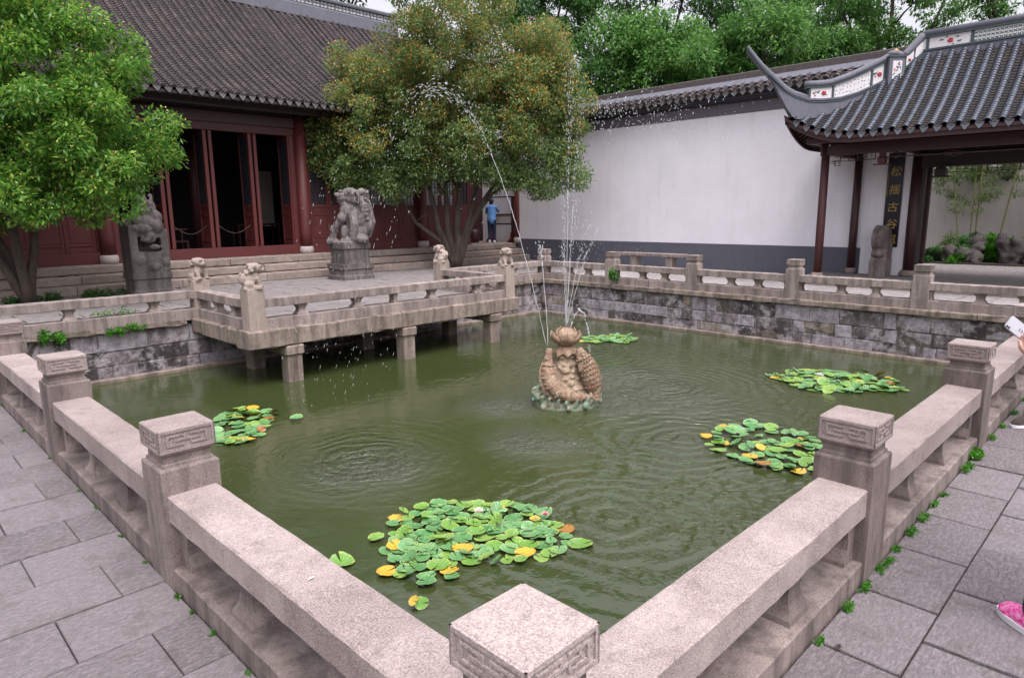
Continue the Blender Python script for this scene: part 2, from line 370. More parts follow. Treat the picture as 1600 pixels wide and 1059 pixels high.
    def ell(s, c, r, u=10, v=7, rot=None):
        vs = []; fs = []; c = Vector(c)
        for j in range(v + 1):
            th = math.pi * j / v
            for k in range(u):
                a = 2 * math.pi * k / u; p = Vector((r[0] * math.sin(th) * math.cos(a), r[1] * math.sin(th) * math.sin(a), r[2] * math.cos(th)))
                if rot is not None: p = rot @ p
                vs.append(c + p)
        for j in range(v):
            for k in range(u): a = j * u + k; b = j * u + (k + 1) % u; fs.append((a, a + u, b + u, b))
        return s.add(vs, fs)
    def ext(s, poly, dvec):
        """extrude a planar polygon (list of 3d points) along dvec"""
        n = len(poly); d = Vector(dvec); vs = [Vector(p) for p in poly] + [Vector(p) + d for p in poly]
        fs = [tuple(range(n)), tuple(reversed(range(n, 2 * n)))] + [(i, i + n, (i + 1) % n + n, (i + 1) % n) for i in range(n)]
        return s.add(vs, fs)
    def mesh(s, name, mats=None, smooth=False, o=(0, 0, 0), fix=True):
        me = bpy.data.meshes.new(name)
        me.from_pydata([(p[0] - o[0], p[1] - o[1], p[2] - o[2]) for p in s.v], [], s.f)
        if mats:
            for m in mats: me.materials.append(MAT[m] if isinstance(m, str) else m)
            if len(mats) > 1: me.polygons.foreach_set('material_index', s.mi)
        if fix:
            bm = bmesh.new(); bm.from_mesh(me); bmesh.ops.recalc_face_normals(bm, faces=bm.faces[:]); bm.to_mesh(me); bm.free()
        if smooth: me.polygons.foreach_set('use_smooth', [True] * len(me.polygons))
        me.update(); return me
    def build(s, name, m, parent=None, smooth=False, fix=True):
        """vertices given in world coordinates"""
        mats = m if isinstance(m, (list, tuple)) else [m]
        me = s.mesh(name, mats, smooth, off(parent), fix); return link(name, me, None, parent)

def remesh(mb, name, voxel, m, parent=None, smooth_it=2, disp=0.0, dscale=6.0, world=True):
    """fuse overlapping solids into one carved skin"""
    o = off(parent) if world else Vector((0, 0, 0))
    me = mb.mesh(name + '_raw', None, False, o); ob = bpy.data.objects.new(name, me); COL.objects.link(ob)
    r = ob.modifiers.new('r', 'REMESH'); r.mode = 'VOXEL'; r.voxel_size = voxel; r.use_smooth_shade = True
    if smooth_it: q = ob.modifiers.new('s', 'SMOOTH'); q.iterations = smooth_it; q.factor = .5
    dg = bpy.context.evaluated_depsgraph_get(); dg.update()
    nm = bpy.data.meshes.new_from_object(ob.evaluated_get(dg)); nm.name = name
    bpy.data.objects.remove(ob); bpy.data.meshes.remove(me)
    if disp:
        nv = len(nm.vertices); co = np.empty(nv * 3, 'f'); nm.vertices.foreach_get('co', co); co = co.reshape(-1, 3)
        no = np.empty(nv * 3, 'f'); nm.vertices.foreach_get('normal', no); no = no.reshape(-1, 3)
        for i in range(nv):
            p = Vector(co[i]) * dscale; h = mn.noise(p) + .5 * mn.noise(p * 2.3); co[i] += no[i] * (h * disp)
        nm.vertices.foreach_set('co', co.ravel())
    nm.polygons.foreach_set('use_smooth', [True] * len(nm.polygons)); nm.materials.clear(); nm.materials.append(MAT[m]); nm.update()
    return link(name, nm, None, parent)

def cutbox(x0, y0, z0, x1, y1, z1, axis, inset=.012, jit=.006, rr=random):
    """a stone block whose visible face (axis: '-x','-y','+z') stands proud with a chamfered rim"""
    j = lambda: rr.uniform(-jit, jit)
    m = MB()
    if axis == '+z':
        zz = z1 + j() * .5
        vs = [(x0, y0, z0), (x1, y0, z0), (x1, y1, z0), (x0, y1, z0), (x0, y0, zz - inset), (x1, y0, zz - inset), (x1, y1, zz - inset), (x0, y1, zz - inset),
              (x0 + inset, y0 + inset, zz + j() * .3), (x1 - inset, y0 + inset, zz + j() * .3), (x1 - inset, y1 - inset, zz + j() * .3), (x0 + inset, y1 - inset, zz + j() * .3)]
        fs = [(0, 1, 5, 4), (1, 2, 6, 5), (2, 3, 7, 6), (3, 0, 4, 7), (4, 5, 9, 8), (5, 6, 10, 9), (6, 7, 11, 10), (7, 4, 8, 11), (8, 9, 10, 11)]
        return m.add(vs, fs)
    if axis == '-x':
        xx = x0 + j()
        vs = [(x1, y0, z0), (x1, y1, z0), (x1, y1, z1), (x1, y0, z1), (xx + inset, y0, z0), (xx + inset, y1, z0), (xx + inset, y1, z1), (xx + inset, y0, z1),
              (xx + j(), y0 + inset + abs(j()), z0 + inset + abs(j())), (xx + j(), y1 - inset - abs(j()), z0 + inset + abs(j())), (xx + j(), y1 - inset - abs(j()), z1 - inset - abs(j())), (xx + j(), y0 + inset + abs(j()), z1 - inset - abs(j()))]
        fs = [(0, 1, 5, 4), (1, 2, 6, 5), (2, 3, 7, 6), (3, 0, 4, 7), (4, 5, 9, 8), (5, 6, 10, 9), (6, 7, 11, 10), (7, 4, 8, 11), (8, 9, 10, 11)]
        return m.add(vs, fs)
    yy = y0 + j()
    vs = [(x0, y1, z0), (x1, y1, z0), (x1, y1, z1), (x0, y1, z1), (x0, yy + inset, z0), (x1, yy + inset, z0), (x1, yy + inset, z1), (x0, yy + inset, z1),
          (x0 + inset + abs(j()), yy + j(), z0 + inset + abs(j())), (x1 - inset - abs(j()), yy + j(), z0 + inset + abs(j())), (x1 - inset - abs(j()), yy + j(), z1 - inset - abs(j())), (x0 + inset + abs(j()), yy + j(), z1 - inset - abs(j()))]
    fs = [(0, 1, 5, 4), (1, 2, 6, 5), (2, 3, 7, 6), (3, 0, 4, 7), (4, 5, 9, 8), (5, 6, 10, 9), (6, 7, 11, 10), (7, 4, 8, 11), (8, 9, 10, 11)]
    return m.add(vs, fs)

# ================================================================ SETTING
# ground sheet with the pond cut out of it (ring of quads) so it reaches far past everything
XL, XR, YB, YT = -120.0, 140.0, -120.0, 140.0
PX0, PY0, PX1, PY1 = 0.10, 0.10, 12.04, 10.95           # pond opening
m = MB(); z = -.03
m.add([(XL, YB, z), (XR, YB, z), (XR, YT, z), (XL, YT, z), (PX0, PY0, z), (PX1, PY0, z), (PX1, PY1, z), (PX0, PY1, z)],
      [(0, 1, 5, 4), (1, 2, 6, 5), (2, 3, 7, 6), (3, 0, 4, 7)])
tag(m.build('ground', 'joint'), kind='structure')
m = MB(); m.add([(PX0 - .2, PY0 - .2, -.89), (PX1 + .2, PY0 - .2, -.89), (PX1 + .2, PY1 + .2, -.89), (PX0 - .2, PY1 + .2, -.89)], [(0, 1, 2, 3)])
tag(m.build('pond_water', 'water'), kind='structure')

# paving, slab by slab
def pave(name, rects, mat, ztop=0.0, gap=(.004, .004), depth=.04, label=None):
    e = empty(name, (0, 0, 0), label, kind='structure')
    for (x0, y0, x1, y1) in rects:
        t = random.uniform(-.003, .003)
        gx, gy = gap[0] * random.uniform(.6, 1.5), gap[1] * random.uniform(.6, 1.4)
        cutbox(x0 + gx, y0 + gy, ztop - depth, x1 - gx, y1 - gy, ztop + t, '+z', .004, .003).build('paving_slab', mat, e, fix=False)
    return e
def pave_joined(name, rects, mat, ztop, gap=.008, parent=None):
    m = MB()
    for (x0, y0, x1, y1) in rects:
        q = cutbox(x0 + gap, y0 + gap, ztop - .04, x1 - gap, y1 - gap, ztop + random.uniform(-.003, .003), '+z', .006, .003); m.add(q.v, q.f)
    o = m.build(name, mat, parent, fix=False); o['kind'] = 'stuff'; return o
rects = []
yy = [1.49 - .38 * k for k in range(12, 0, -1)] + [1.49, 1.86, 2.25, 2.63, 2.99, 3.37, 3.78, 4.15, 4.53, 4.87] + [4.87 + .38 * k for k in range(1, 19)]
for i in range(len(yy) - 1):
    y0, y1 = yy[i], yy[i + 1]
    if y1 > 10.8: break
    base = -.31 if (i - 12) % 2 == 0 else -.575
    xs = [-.125]; x = base
    while x > -3.0: xs.append(x); x -= .62 + random.uniform(-.05, .05)
    xs.append(x)
    if y0 < -.2:                      # corner behind the camera: hand over to the right-hand paving
        xs = [v for v in xs]
    for a, b in zip(xs[1:], xs[:-1]): rects.append((a, y0, b, y1))
rects = [r for r in rects if not (r[2] > -.13 and r[1] < -.13)] + [(-.30, yy[i], -.13, yy[i + 1]) for i in range(len(yy) - 1) if yy[i + 1] < -.1]
pave('left_pavement', rects, 'paving', gap=(.0025, .005))
rects = []
rows = [(-.125, -.44), (-.44, -.90), (-.90, -1.34), (-1.34, -1.78), (-1.78, -2.22), (-2.22, -2.7)]
for i, (a, b) in enumerate(rows):
    x = (1.03 if i % 2 == 0 else 1.30) - .53 * 3
    x0 = -.125
    while x < 13:
        if x > x0 + .1: rects.append((x0, b, x, a)); x0 = x
        x += .53 + random.uniform(-.012, .012)
pave('right_pavement', rects[:290], 'paving', gap=(.010, .003))

def grid(x0, y0, x1, y1, dx, dy, jit=.1):
    out = []; y = y0; k = 0
    while y < y1 - 1e-3:
        ye = min(y + dy, y1); x = x0; nx = x0 + dx * (.5 if k % 2 else 1.0)
        while x < x1 - 1e-3:
            nx = min(nx, x1); out.append((x, y, nx, ye)); x = nx; nx = x + dx * random.uniform(1 - jit, 1 + jit)
        y = ye; k += 1
    return out
# hall-side court, walkway beyond the far balustrade, ground under the white wall
far_pave = empty('outer_pavement', (0, 0, 0), kind='structure')
pave_joined('paving_slab', grid(-9, -9, -3.75, 10.8, .6, .38) + grid(-3.75, -9, -.1, -3.1, .6, .38) + grid(-.1, -9, 14.8, -2.72, .53, .45), 'paving', -.004, .004, parent=far_pave)
court = empty('court_pavement', (0, 0, 0), kind='structure')
pave_joined('paving_slab', grid(-6, 11.13, 17.1, 16.06, .85, .42), 'platform_paving', 0.0, .018, parent=court)
walk = pave('walkway_pavement', grid(12.36, .3, 14.84, 11.1, .83, .55, .05), 'paving_light', gap=(.008, .008))
pave_joined('paving_slab', grid(12.36, -6, 14.84, .3, .83, .55, .05), 'paving_light', 0.0, parent=walk)
pave_joined('paving_slab', grid(14.84, 5.72, 17.1, 11.1, .83, .55, .05), 'paving_light', 0.0, parent=walk)
# gate hall floor, one step up
gf = empty('gate_floor', (0, 0, 0), kind='structure')
MB().box((14.86, -6, -.02), (15.02, 5.7, .12), .008).build('kerb_stone', 'step_stone', gf)
pave_joined('paving_slab', grid(15.02, -6, 18.4, 5.7, .6, .6), 'paving_dark', .118, .003, parent=gf)
MB().box((18.4, -6, -.02), (18.55, 12, .12), .006).build('kerb_stone', 'step_stone', gf)
pave_joined('cobble_paving', grid(18.55, -6, 21.9, 12, .16, .11), 'paving_dark', .11, .006, parent=gf)
m = MB(); m.box((21.9, -8, -.02), (26, 14, .16)); tag(m.build('garden_bed', 'joint'), kind='structure')

# retaining walls of the pond, stone by stone
def pond_wall(name, axis, a0, a1, c, zt, zb, label, seed, detail=True):
    rr = random.Random(seed)
    e = empty(name, (0, 0, 0), label, 'retaining wall')
    back = MB()
    if axis == 'x': back.box((c + .012, a0, zb), (c + .3, a1, zt))
    else: back.box((a0, c + .012, zb), (a1, c + .3, zt))
    back.build('mortar', 'mortar', e)
    zs = [zt, zt - .30, zt - .54, zb + .0]
    for k in range(3):
        z1, z0 = zs[k], zs[k + 1]; a = a0
        while a < a1 - .05:
            w = rr.choice([.22, .35, .5, .62, .75]) * rr.uniform(.85, 1.15); b = min(a + w, a1)
            if a1 - b < .12: b = a1
            dz = rr.uniform(-.02, .02)
            if axis == 'x': s_ = cutbox(c, a + .004, z0 + .004 + dz * .3, c + .2, b - .004, z1 - .004 + dz * .3, '-x', .011, .011, rr)
            else: s_ = cutbox(a + .004, c, z0 + .004 + dz * .3, b - .004, c + .2, z1 - .004 + dz * .3, '-y', .011, .011, rr)
            wts = [4.6, 1.3, 2.6, 1.2, 3.6] if k < 2 else [3.2, .8, 3, 2.0, 3.0]
            s_.build('wall_stone', rr.choices(WS, wts)[0], e, fix=False); a = b
    # ledge at the waterline
    m = MB()
    if axis == 'x': m.box((c - .14, a0, -1.0), (c + .01, a1, -.835), .01)
    else: m.box((a0, c - .14, -1.0), (a1, c + .01, -.835), .01)
    m.build('ledge', 'slab_stone', e)
    return e
pond_wall('pond_wall', 'x', .1, 10.95, 12.06, -.115, -.86, 'patchwork stone retaining wall of the pond below the balustrade facing the white wall', 5)
pond_wall('pond_wall', 'y', .1, 12.2, 10.96, -.115, -.86, 'stone retaining wall of the pond on the side of the red hall, under the stone platform', 9)
for (a, b, lab) in (((-.1, .1, -1.2), (.10, 10.95, -.02), 'pond side wall under the near left balustrade'), ((-.1, -.1, -1.2), (12.06, .10, -.02), 'pond side wall under the near right balustrade')):
    m = MB(); m.box(a, b); tag(m.build('pond_wall', WS[2]), lab, 'retaining wall')
# coping course under the far balustrades
def coping(name, axis, a0, a1, c0, c1, label):
    e = empty(name, (0, 0, 0), label, 'coping'); a = a0
    while a < a1 - .02:
        b = min(a + random.uniform(1.0, 1.6), a1); b = a1 if a1 - b < .3 else b
        m = MB()
        if axis == 'x': m.rbox((c0, a + .004, -.112), (c1, b - .004, -.003), .014, .007)
        else: m.rbox((a + .004, c0, -.112), (b - .004, c1, -.003), .014, .007)
        m.build('coping_stone', 'slab_stone', e); a = b
coping('stone_coping', 'x', 0, 10.86, 12.0, 12.36, 'mossy stone coping under the balustrade facing the white wall')
coping('stone_coping', 'y', -3, 3.05, 10.88, 11.13, 'mossy stone coping left of the platform, under the hall side balustrade')
coping('stone_coping', 'y', 8.95, 12.36, 10.88, 11.13, 'mossy stone coping right of the platform, under the hall side balustrade')

# ================================================================ BALUSTRADES
def carve(mb, c, z0, z1, d=.006):
    """meander relief on the four cap faces: raised rim and bars"""
    def face(T):
        H = z1 - z0; W2 = c
        def r(u0, v0, u1, v1):   # u across face -1..1, v 0..1 up
            x0, x1 = u0 * W2, u1 * W2; a, b = z0 + v0 * H, z0 + v1 * H
            mb.add([T(x0, 0, a), T(x1, 0, a), T(x1, 0, b), T(x0, 0, b), T(x0, d, a), T(x1, d, a), T(x1, d, b), T(x0, d, b)],
                   [(4, 5, 6, 7), (0, 1, 5, 4), (1, 2, 6, 5), (2, 3, 7, 6), (3, 0, 4, 7)])
        for q in ((-1, 0, 1, .13), (-1, .87, 1, 1), (-1, .13, -.88, .87), (.88, .13, 1, .87),          # rim
                  (-.72, .68, -.12, .76), (.1, .68, .72, .76), (-.72, .26, -.1, .34), (.14, .26, .72, .34),
                  (-.72, .34, -.64, .68), (.64, .34, .72, .68), (-.46, .47, .46, .55), (-.12, .55, -.04, .76), (.1, .3, .16, .47), (-.46, .34, -.4, .42), (.4, .58, .46, .68)): r(*q)
    b = c - d
    face(lambda u, w, z: (u, -(b + w), z)); face(lambda u, w, z: (-u, b + w, z))
    face(lambda u, w, z: (b + w, u, z)); face(lambda u, w, z: (-(b + w), -u, z))
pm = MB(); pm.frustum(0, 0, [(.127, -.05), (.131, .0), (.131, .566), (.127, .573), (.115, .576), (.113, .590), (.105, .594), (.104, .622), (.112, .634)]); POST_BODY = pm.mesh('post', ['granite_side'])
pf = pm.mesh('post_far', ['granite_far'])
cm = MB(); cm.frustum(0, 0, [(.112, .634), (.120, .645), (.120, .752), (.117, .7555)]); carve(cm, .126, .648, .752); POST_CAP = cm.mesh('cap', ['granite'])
cf = cm.mesh('cap_far', ['granite_far'])
def lion_mesh(m, mat):
    """a small seated lion on a post top, facing -y, base at z=0"""
    q = MB()
    q.box((-.12, -.12, -.02), (.12, .12, .03))
    q.ell((0, .03, .13), (.105, .115, .13)); q.ell((0, -.035, .17), (.09, .085, .10))
    for sx in (-1, 1):
        q.tube([(sx * .065, -.06, .16), (sx * .07, -.095, .08), (sx * .07, -.10, .03)], [.042, .033, .034], 8); q.ell((sx * .07, -.115, .035), (.036, .04, .024))
        q.ell((sx * .085, .04, .07), (.045, .075, .06)); q.ell((sx * .09, -.02, .035), (.033, .05, .022))
        q.ell((sx * .095, -.03, .33), (.02, .03, .034)); q.ell((sx * .037, -.135, .325), (.019, .017, .017)); q.ell((sx * .04, -.14, .345), (.03, .018, .011))
    q.ell((0, -.055, .30), (.093, .095, .088)); q.ell((0, -.135, .272), (.058, .052, .036)); q.ell((0, -.175, .295), (.024, .018, .016)); q.ell((0, -.125, .237), (.045, .035, .014))
    for k in range(9):
        a = math.pi * (k / 8) ; q.ell((math.cos(a) * .095, .0 + .015 * (k % 2), .27 + .085 * math.sin(a)), (.032, .036, .032), 8, 5)
    for k in range(5): q.ell((-.07 + .035 * k, .055, .235 + .02 * (k % 2)), (.028, .035, .03), 8, 5)
    q.tube([(0, .12, .08), (.02, .155, .16), (-.01, .13, .24)], [.028, .034, .02], 8)
    return q
lq = lion_mesh(None, None); _lo = remesh(lq, 'lion', .0115, 'lion_stone', None, 1, .002, 40, world=False); LION = _lo.data; bpy.data.objects.remove(_lo)

BM = MB()          # hourglass baluster, square, unit height
BM.frustum(0, 0, [((.098, .085), -.02), ((.094, .082), .10), ((.064, .06), .32), ((.056, .054), .5), ((.062, .06), .68), ((.085, .078), .9), ((.09, .082), 1.01)])
BAL = {k: BM.mesh('baluster', [k]) for k in ('granite_side', 'granite_far')}
BMy = MB(); BMy.frustum(0, 0, [((.085, .098), -.02), ((.082, .094), .10), ((.06, .064), .32), ((.054, .056), .5), ((.06, .062), .68), ((.078, .085), .9), ((.082, .09), 1.01)])
BALy = {k: BMy.mesh('baluster', [k]) for k in ('granite_side', 'granite_far')}
def balustrade(label, axis, c, posts, fr=(.32, .63), far=False, lions=(), nopost=(), rail_z=(.32, .455), trim0=.131, trim1=.131, group='stone balustrades round the pond', zoff=0.0, faces={}):
    bh = .15 if far else .10; wing = .05 if far else .11
    e = empty('balustrade', (posts[0], c, zoff) if axis == 'x' else (c, posts[0], zoff), label, 'balustrade', group)
    sm = 'granite_far' if far else 'granite_side'; rm = 'granite_far' if far else 'granite'
    P = lambda a: ((a - posts[0], 0, 0) if axis == 'x' else (0, a - posts[0], 0))
    for a in posts:
        if a in nopost: continue
        if a in lions:
            b = MB(); b.frustum(0, 0, [(.127, -.03), (.131, .0), (.131, .615), (.125, .622)])
            if a in faces: pass
            o = link('post', b.mesh('post', ['lion_stone']), None, e, P(a))
            l = link('lion', LION, None, o, (0, 0, .62)); l.rotation_euler = (0, 0, lions[a]); l.scale = (1.1, 1.08, 1.0)
        else:
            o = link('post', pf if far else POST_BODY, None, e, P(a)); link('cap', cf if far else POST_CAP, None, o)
    for a, b in zip(posts[:-1], posts[1:]):
        a2, b2 = a + (trim0 if a not in nopost else 0), b - (trim1 if b not in nopost else 0)
        def bx(n, lo, hi, z0, z1, hw, mt, ch=.006):
            m = MB()
            if axis == 'x': m.rbox((lo, c - hw, z0 + zoff), (hi, c + hw, z1 + zoff), .008, .0016 if not far else .003, .07)
            else: m.rbox((c - hw, lo, z0 + zoff), (c + hw, hi, z1 + zoff), .008, .0016 if not far else .003, .07)
            m.build(n, mt, e)
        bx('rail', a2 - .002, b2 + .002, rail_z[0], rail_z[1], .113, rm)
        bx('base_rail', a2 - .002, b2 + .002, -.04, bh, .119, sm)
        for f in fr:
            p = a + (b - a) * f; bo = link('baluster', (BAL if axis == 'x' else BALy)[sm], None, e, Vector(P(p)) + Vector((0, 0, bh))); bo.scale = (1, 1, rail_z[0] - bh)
        for (s0, sg) in ((a2, 1), (b2, -1)):
            # half baluster built against the post
            m = MB(); hh = .322 - bh; L = [(0, bh - .01), (wing, bh - .01), (wing, bh + .1 * hh), (wing * .75, bh + .35 * hh), (wing * .75, bh + .6 * hh), (wing * .95, bh + .85 * hh), (wing, .322), (0, .322)]
            if axis == 'x': m.ext([(s0 + sg * (u - .002), c - .075, z_ + zoff) for u, z_ in L], (0, .15, 0))
            else: m.ext([(c - .075, s0 + sg * (u - .002), z_ + zoff) for u, z_ in L], (.15, 0, 0))
            m.build('half_baluster', sm, e)
    return e
balustrade('near left stone balustrade with pinkish granite rail running from the front corner post', 'y', 0, [0, 2.268, 4.507, 6.73, 8.93, 11.0], (.355, .655))
balustrade('near right stone balustrade running from the front corner post towards the gate', 'x', 0, [0, 2.249, 4.641, 7.25, 9.75, 12.23], (.355, .665), nopost=(0,))
balustrade('streaked stone balustrade on the far side of the pond before the white wall', 'y', 12.229, [0, 2.145, 4.363, 6.568, 8.769, 11.0], (.33, .6), far=True, nopost=(0,))
balustrade('plain stone balustrade left of the platform, in front of the green tree', 'x', 11.0, [-3.0, 0.0, 3.27], (.42, .79), far=True, nopost=(-3.0, 0.0, 3.27), trim1=.13)
PLX0, PLX1, PLY = 3.34, 8.72, 8.90
balustrade('left side rail of the stone platform with two lion posts', 'y', PLX0, [PLY, 11.0], (.3, .62), far=True, lions={PLY: rad(75), 11.0: rad(20)})
balustrade('long front rail of the stone platform over the water', 'x', PLY, [PLX0, 5.9, PLX1], (.3, .7), far=True, nopost=(PLX0, 5.9, PLX1), rail_z=(.32, .455))
balustrade('right side rail of the stone platform with two lion posts, near the tree', 'y', PLX1, [PLY, 11.0], (.3, .62), far=True, lions={PLY: rad(-12), 11.0: rad(200)})
balustrade('short stone balustrade between the platform and the far corner of the pond', 'x', 11.0, [8.85, 12.1], (.35, .68), far=True, nopost=(8.85, 12.1))

# ================================================================ PLATFORM
pt = empty('stone_platform', (6.0, 9.9, -.89), 'stone viewing platform standing on square piers in the pond', 'platform')
x0, x1 = PLX0 - .2, PLX1 + .22
for (a, b) in ((x0, 5.95), (5.95, x1)):
    MB().rbox((a + .004, PLY - .185, -.30), (b - .004, PLY + .25, -.01), .025, .007).build('edge_beam', 'slab_stone', pt)
MB().rbox((x0 + .0, PLY + .255, -.27), (x0 + .34, 10.95, -.01), .022, .007).build('edge_beam', 'slab_stone', pt)
MB().rbox((x1 - .34, PLY + .255, -.27), (x1, 10.95, -.01), .022, .007).build('edge_beam', 'slab_stone', pt)
MB().box((x0 + .345, PLY + .255, -.2), (x1 - .345, 10.95, -.05)).build('deck', 'slab_stone', pt)
for r_ in grid(PLX0 + .125, PLY + .125, PLX1 - .125, 11.12, .78, .40):
    cutbox(r_[0] + .010, r_[1] + .012, -.05, r_[2] - .010, r_[3] - .012, random.uniform(-.002, .003), '+z', .006, .003).build('paving_slab', 'platform_paving', pt, fix=False)
for x in (3.88, 6.1, 8.25):
    for y in (8.86, 10.2):
        p = MB().box((x - .125, y - .13, -1.4), (x + .125, y + .13, -.46), .02).build('pier', 'slab_stone', pt)
        MB().box((x - .15, y - .16, -.46), (x + .15, y + .16, -.302), .02).build('pier_cap', 'slab_stone', p)
    MB().box((x - .13, 9.06, -.46), (x + .13, 10.0, -.302), .015).build('cross_beam', 'slab_stone', pt)

# ================================================================ HALL STEPS AND FLOOR
st = empty('stone_steps', (6, 16.4, 0), 'long stone steps rising to the red hall', 'steps')
for k, (y, z0, z1) in enumerate(((16.1, -.02, .2), (16.45, .2, .4), (16.8, .4, .6))):
    x = -6.0
    while x < 17.05:
        b = min(x + random.uniform(1.5, 2.9), 17.08); b = b if 17.08 - b > .5 else 17.08
        MB().rbox((x + .006, y + random.uniform(-.012, .012), z0 + .006), (b - .006, y + .5, z1 - random.uniform(0, .01)), .022, .006).build('step_stone', 'step_stone', st); x = b
        if b >= 17.08: break
hf = empty('hall_floor', (6, 20, 0), kind='structure')
MB().box((-6, 17.28, .0), (19, 27, .592)).build('floor_slab', 'step_stone', hf)
# ================================================================ ROOF TILE HELPERS
def row_rings(mb, path, pitch, R, wdir, seg=6, bot=True, hi=1.1, lo=.84):
    """cover tiles laid one over the next along a path (list of points from the eave up)"""
    pts = [Vector(p) for p in path]; L = [0]
    for a, b in zip(pts[:-1], pts[1:]): L.append(L[-1] + (b - a).length)
    tot = L[-1]; w = Vector(wdir).normalized()
    def at(s):
        s = max(0, min(tot, s)); i = 0
        while i < len(L) - 2 and L[i + 1] < s: i += 1
        t = (s - L[i]) / max(1e-6, L[i + 1] - L[i]); return pts[i].lerp(pts[i + 1], t), (pts[i + 1] - pts[i]).normalized()
    s = 0; n = max(1, int(tot / pitch)); p_ = tot / n
    for k in range(n):
        rr = R * random.uniform(.96, 1.04)
        for (sa, ra, sb, rb) in ((k * p_, rr * hi, (k + 1) * p_ + .01, rr * lo),):
            vs = []
            for (ss, r) in ((sa, ra), (sb, rb)):
                c, t = at(ss); up = w.cross(t); up = up if up.z > 0 else -up
                for q in range(seg + 1):
                    a = math.pi * q / seg; vs.append(c + w * (r * math.cos(a)) + up * (r * math.sin(a) * .95))
            m0 = seg + 1
            fs = [(q, q + 1, q + 1 + m0, q + m0) for q in range(seg)]
            if True:
                c, t = at(sa); up = w.cross(t); up = up if up.z > 0 else -up; cc = len(vs)
                for q in range(seg + 1):
                    a = math.pi * q / seg; vs.append(c + w * (rr * .8 * math.cos(a)) + up * (rr * .8 * math.sin(a) * .95))
                fs += [(q, q + cc, q + cc + 1, q + 1) for q in range(seg)]
                if k == 0: fs.append(tuple(range(cc, cc + seg + 1)))
            mb.add(vs, fs)
def row_pan(mb, path, pitch, Wd, wdir):
    pts = [Vector(p) for p in path]; L = [0]
    for a, b in zip(pts[:-1], pts[1:]): L.append(L[-1] + (b - a).length)
    tot = L[-1]; w = Vector(wdir).normalized(); n = max(1, int(tot / pitch)); p_ = tot / n
    def at(s):
        s = max(0, min(tot, s)); i = 0
        while i < len(L) - 2 and L[i + 1] < s: i += 1
        t = (s - L[i]) / max(1e-6, L[i + 1] - L[i]); return pts[i].lerp(pts[i + 1], t)
    for k in range(n):
        a, b = at(k * p_), at((k + 1) * p_)
        vs = []
        for c, h in ((a, .028), (b, .004), (a, 0)):
            for u, d in ((-1, .03), (-.45, .0), (.45, .0), (1, .03)): vs.append(c + w * (Wd * u) + Vector((0, 0, h + d - .03)))
        mb.add(vs, [(0, 1, 5, 4), (1, 2, 6, 5), (2, 3, 7, 6), (0, 8, 9, 1), (1, 9, 10, 2), (2, 10, 11, 3)])
def drip(wdir, ndir, Wd=.085, H=.085):
    """hanging pointed end tile, local origin at its top centre"""
    w = Vector(wdir); n = Vector(ndir); m = MB(); out = []
    prof = [(-1, .22), (-.6, .02), (0, -.03), (.6, .02), (1, .22), (.92, -.12), (.6, -.55), (.25, -.9), (0, -1.05), (-.25, -.9), (-.6, -.55), (-.92, -.12)]
    poly = [w * (Wd * u) + Vector((0, 0, H * v)) + n * (.012 * (1 - abs(u))) for u, v in prof]
    m.ext(poly, n * -.016); return m

# ================================================================ WHITE WALL
WX = 17.1
ww = empty('white_wall', (WX, 10, 0), 'long white plastered wall with a dark base band and a tiled coping', 'garden wall')
WY0, WY1 = 4.75, 16.72
MB().box((WX, WY0, .76), (WX + .4, WY1, 4.32)).build('plaster', 'plaster', ww)
MB().box((WX - .004, WY0, -.03), (WX + .404, WY1, .759)).build('base_band', 'band_dark', ww)
MB().box((WX - .012, 3.6, 4.321), (WX + .412, WY1, 4.62)).build('upper_band', 'band_grey', ww)
MB().box((WX - .07, 3.6, 4.621), (WX + .47, WY1, 4.66), .006).build('moulding', 'black_wood', ww)
MB().box((WX - .05, 3.6, 4.661), (WX + .45, WY1, 4.74)).build('fascia', 'band_dark', ww)
MB().box((WX - .14, 3.6, 4.741), (WX + .54, WY1, 4.80), .008).build('moulding', 'band_dark', ww)
m = MB(); m.ext([(WX - .40, 3.6, 4.80), (WX - .40, 3.6, 4.83), (WX - .02, 3.6, 5.10), (WX + .42, 3.6, 5.10), (WX + .80, 3.6, 4.83), (WX + .80, 3.6, 4.80)], (0, WY1 - 3.6, 0)); m.build('coping_slope', 'tile_pan', ww)
MB().ext([(WX - .16, 3.59, 5.055), (WX - .01, 3.59, 5.22), (WX + .41, 3.59, 5.22), (WX + .56, 3.59, 5.055)], (0, WY1 - 3.58, 0)).build('mortar_slope', 'ridge_grey', ww)
MB().box((WX + .02, 3.6, 5.205), (WX + .38, WY1, 5.40), .02).build('ridge', 'ridge_old', ww)
rm_ = MB(); row_rings(rm_, [(0, 0, 0), (.16, 0, .113), (.29, 0, .20)], .115, .068, (0, 1, 0)); WROW = rm_.mesh('tile_row', ['tile_old'])
dm = drip((0, 1, 0), (-1, 0, 0), .088, .10); WDRIP = dm.mesh('drip_tile', ['tile_drip'])
y = 3.75; k = 0
while y < WY1 - .05:
    o = link('tile_row', WROW, None, ww, (-.41, y - 10, 4.86)); o.rotation_euler = (0, random.uniform(-.03, .03), random.uniform(-.05, .05))
    o = link('drip_tile', WDRIP, None, ww, (-.425, y + .125 - 10, 4.835 + random.uniform(-.006, .006))); o.rotation_euler = (random.uniform(-.04, .04), 0, 0)
    y += .25

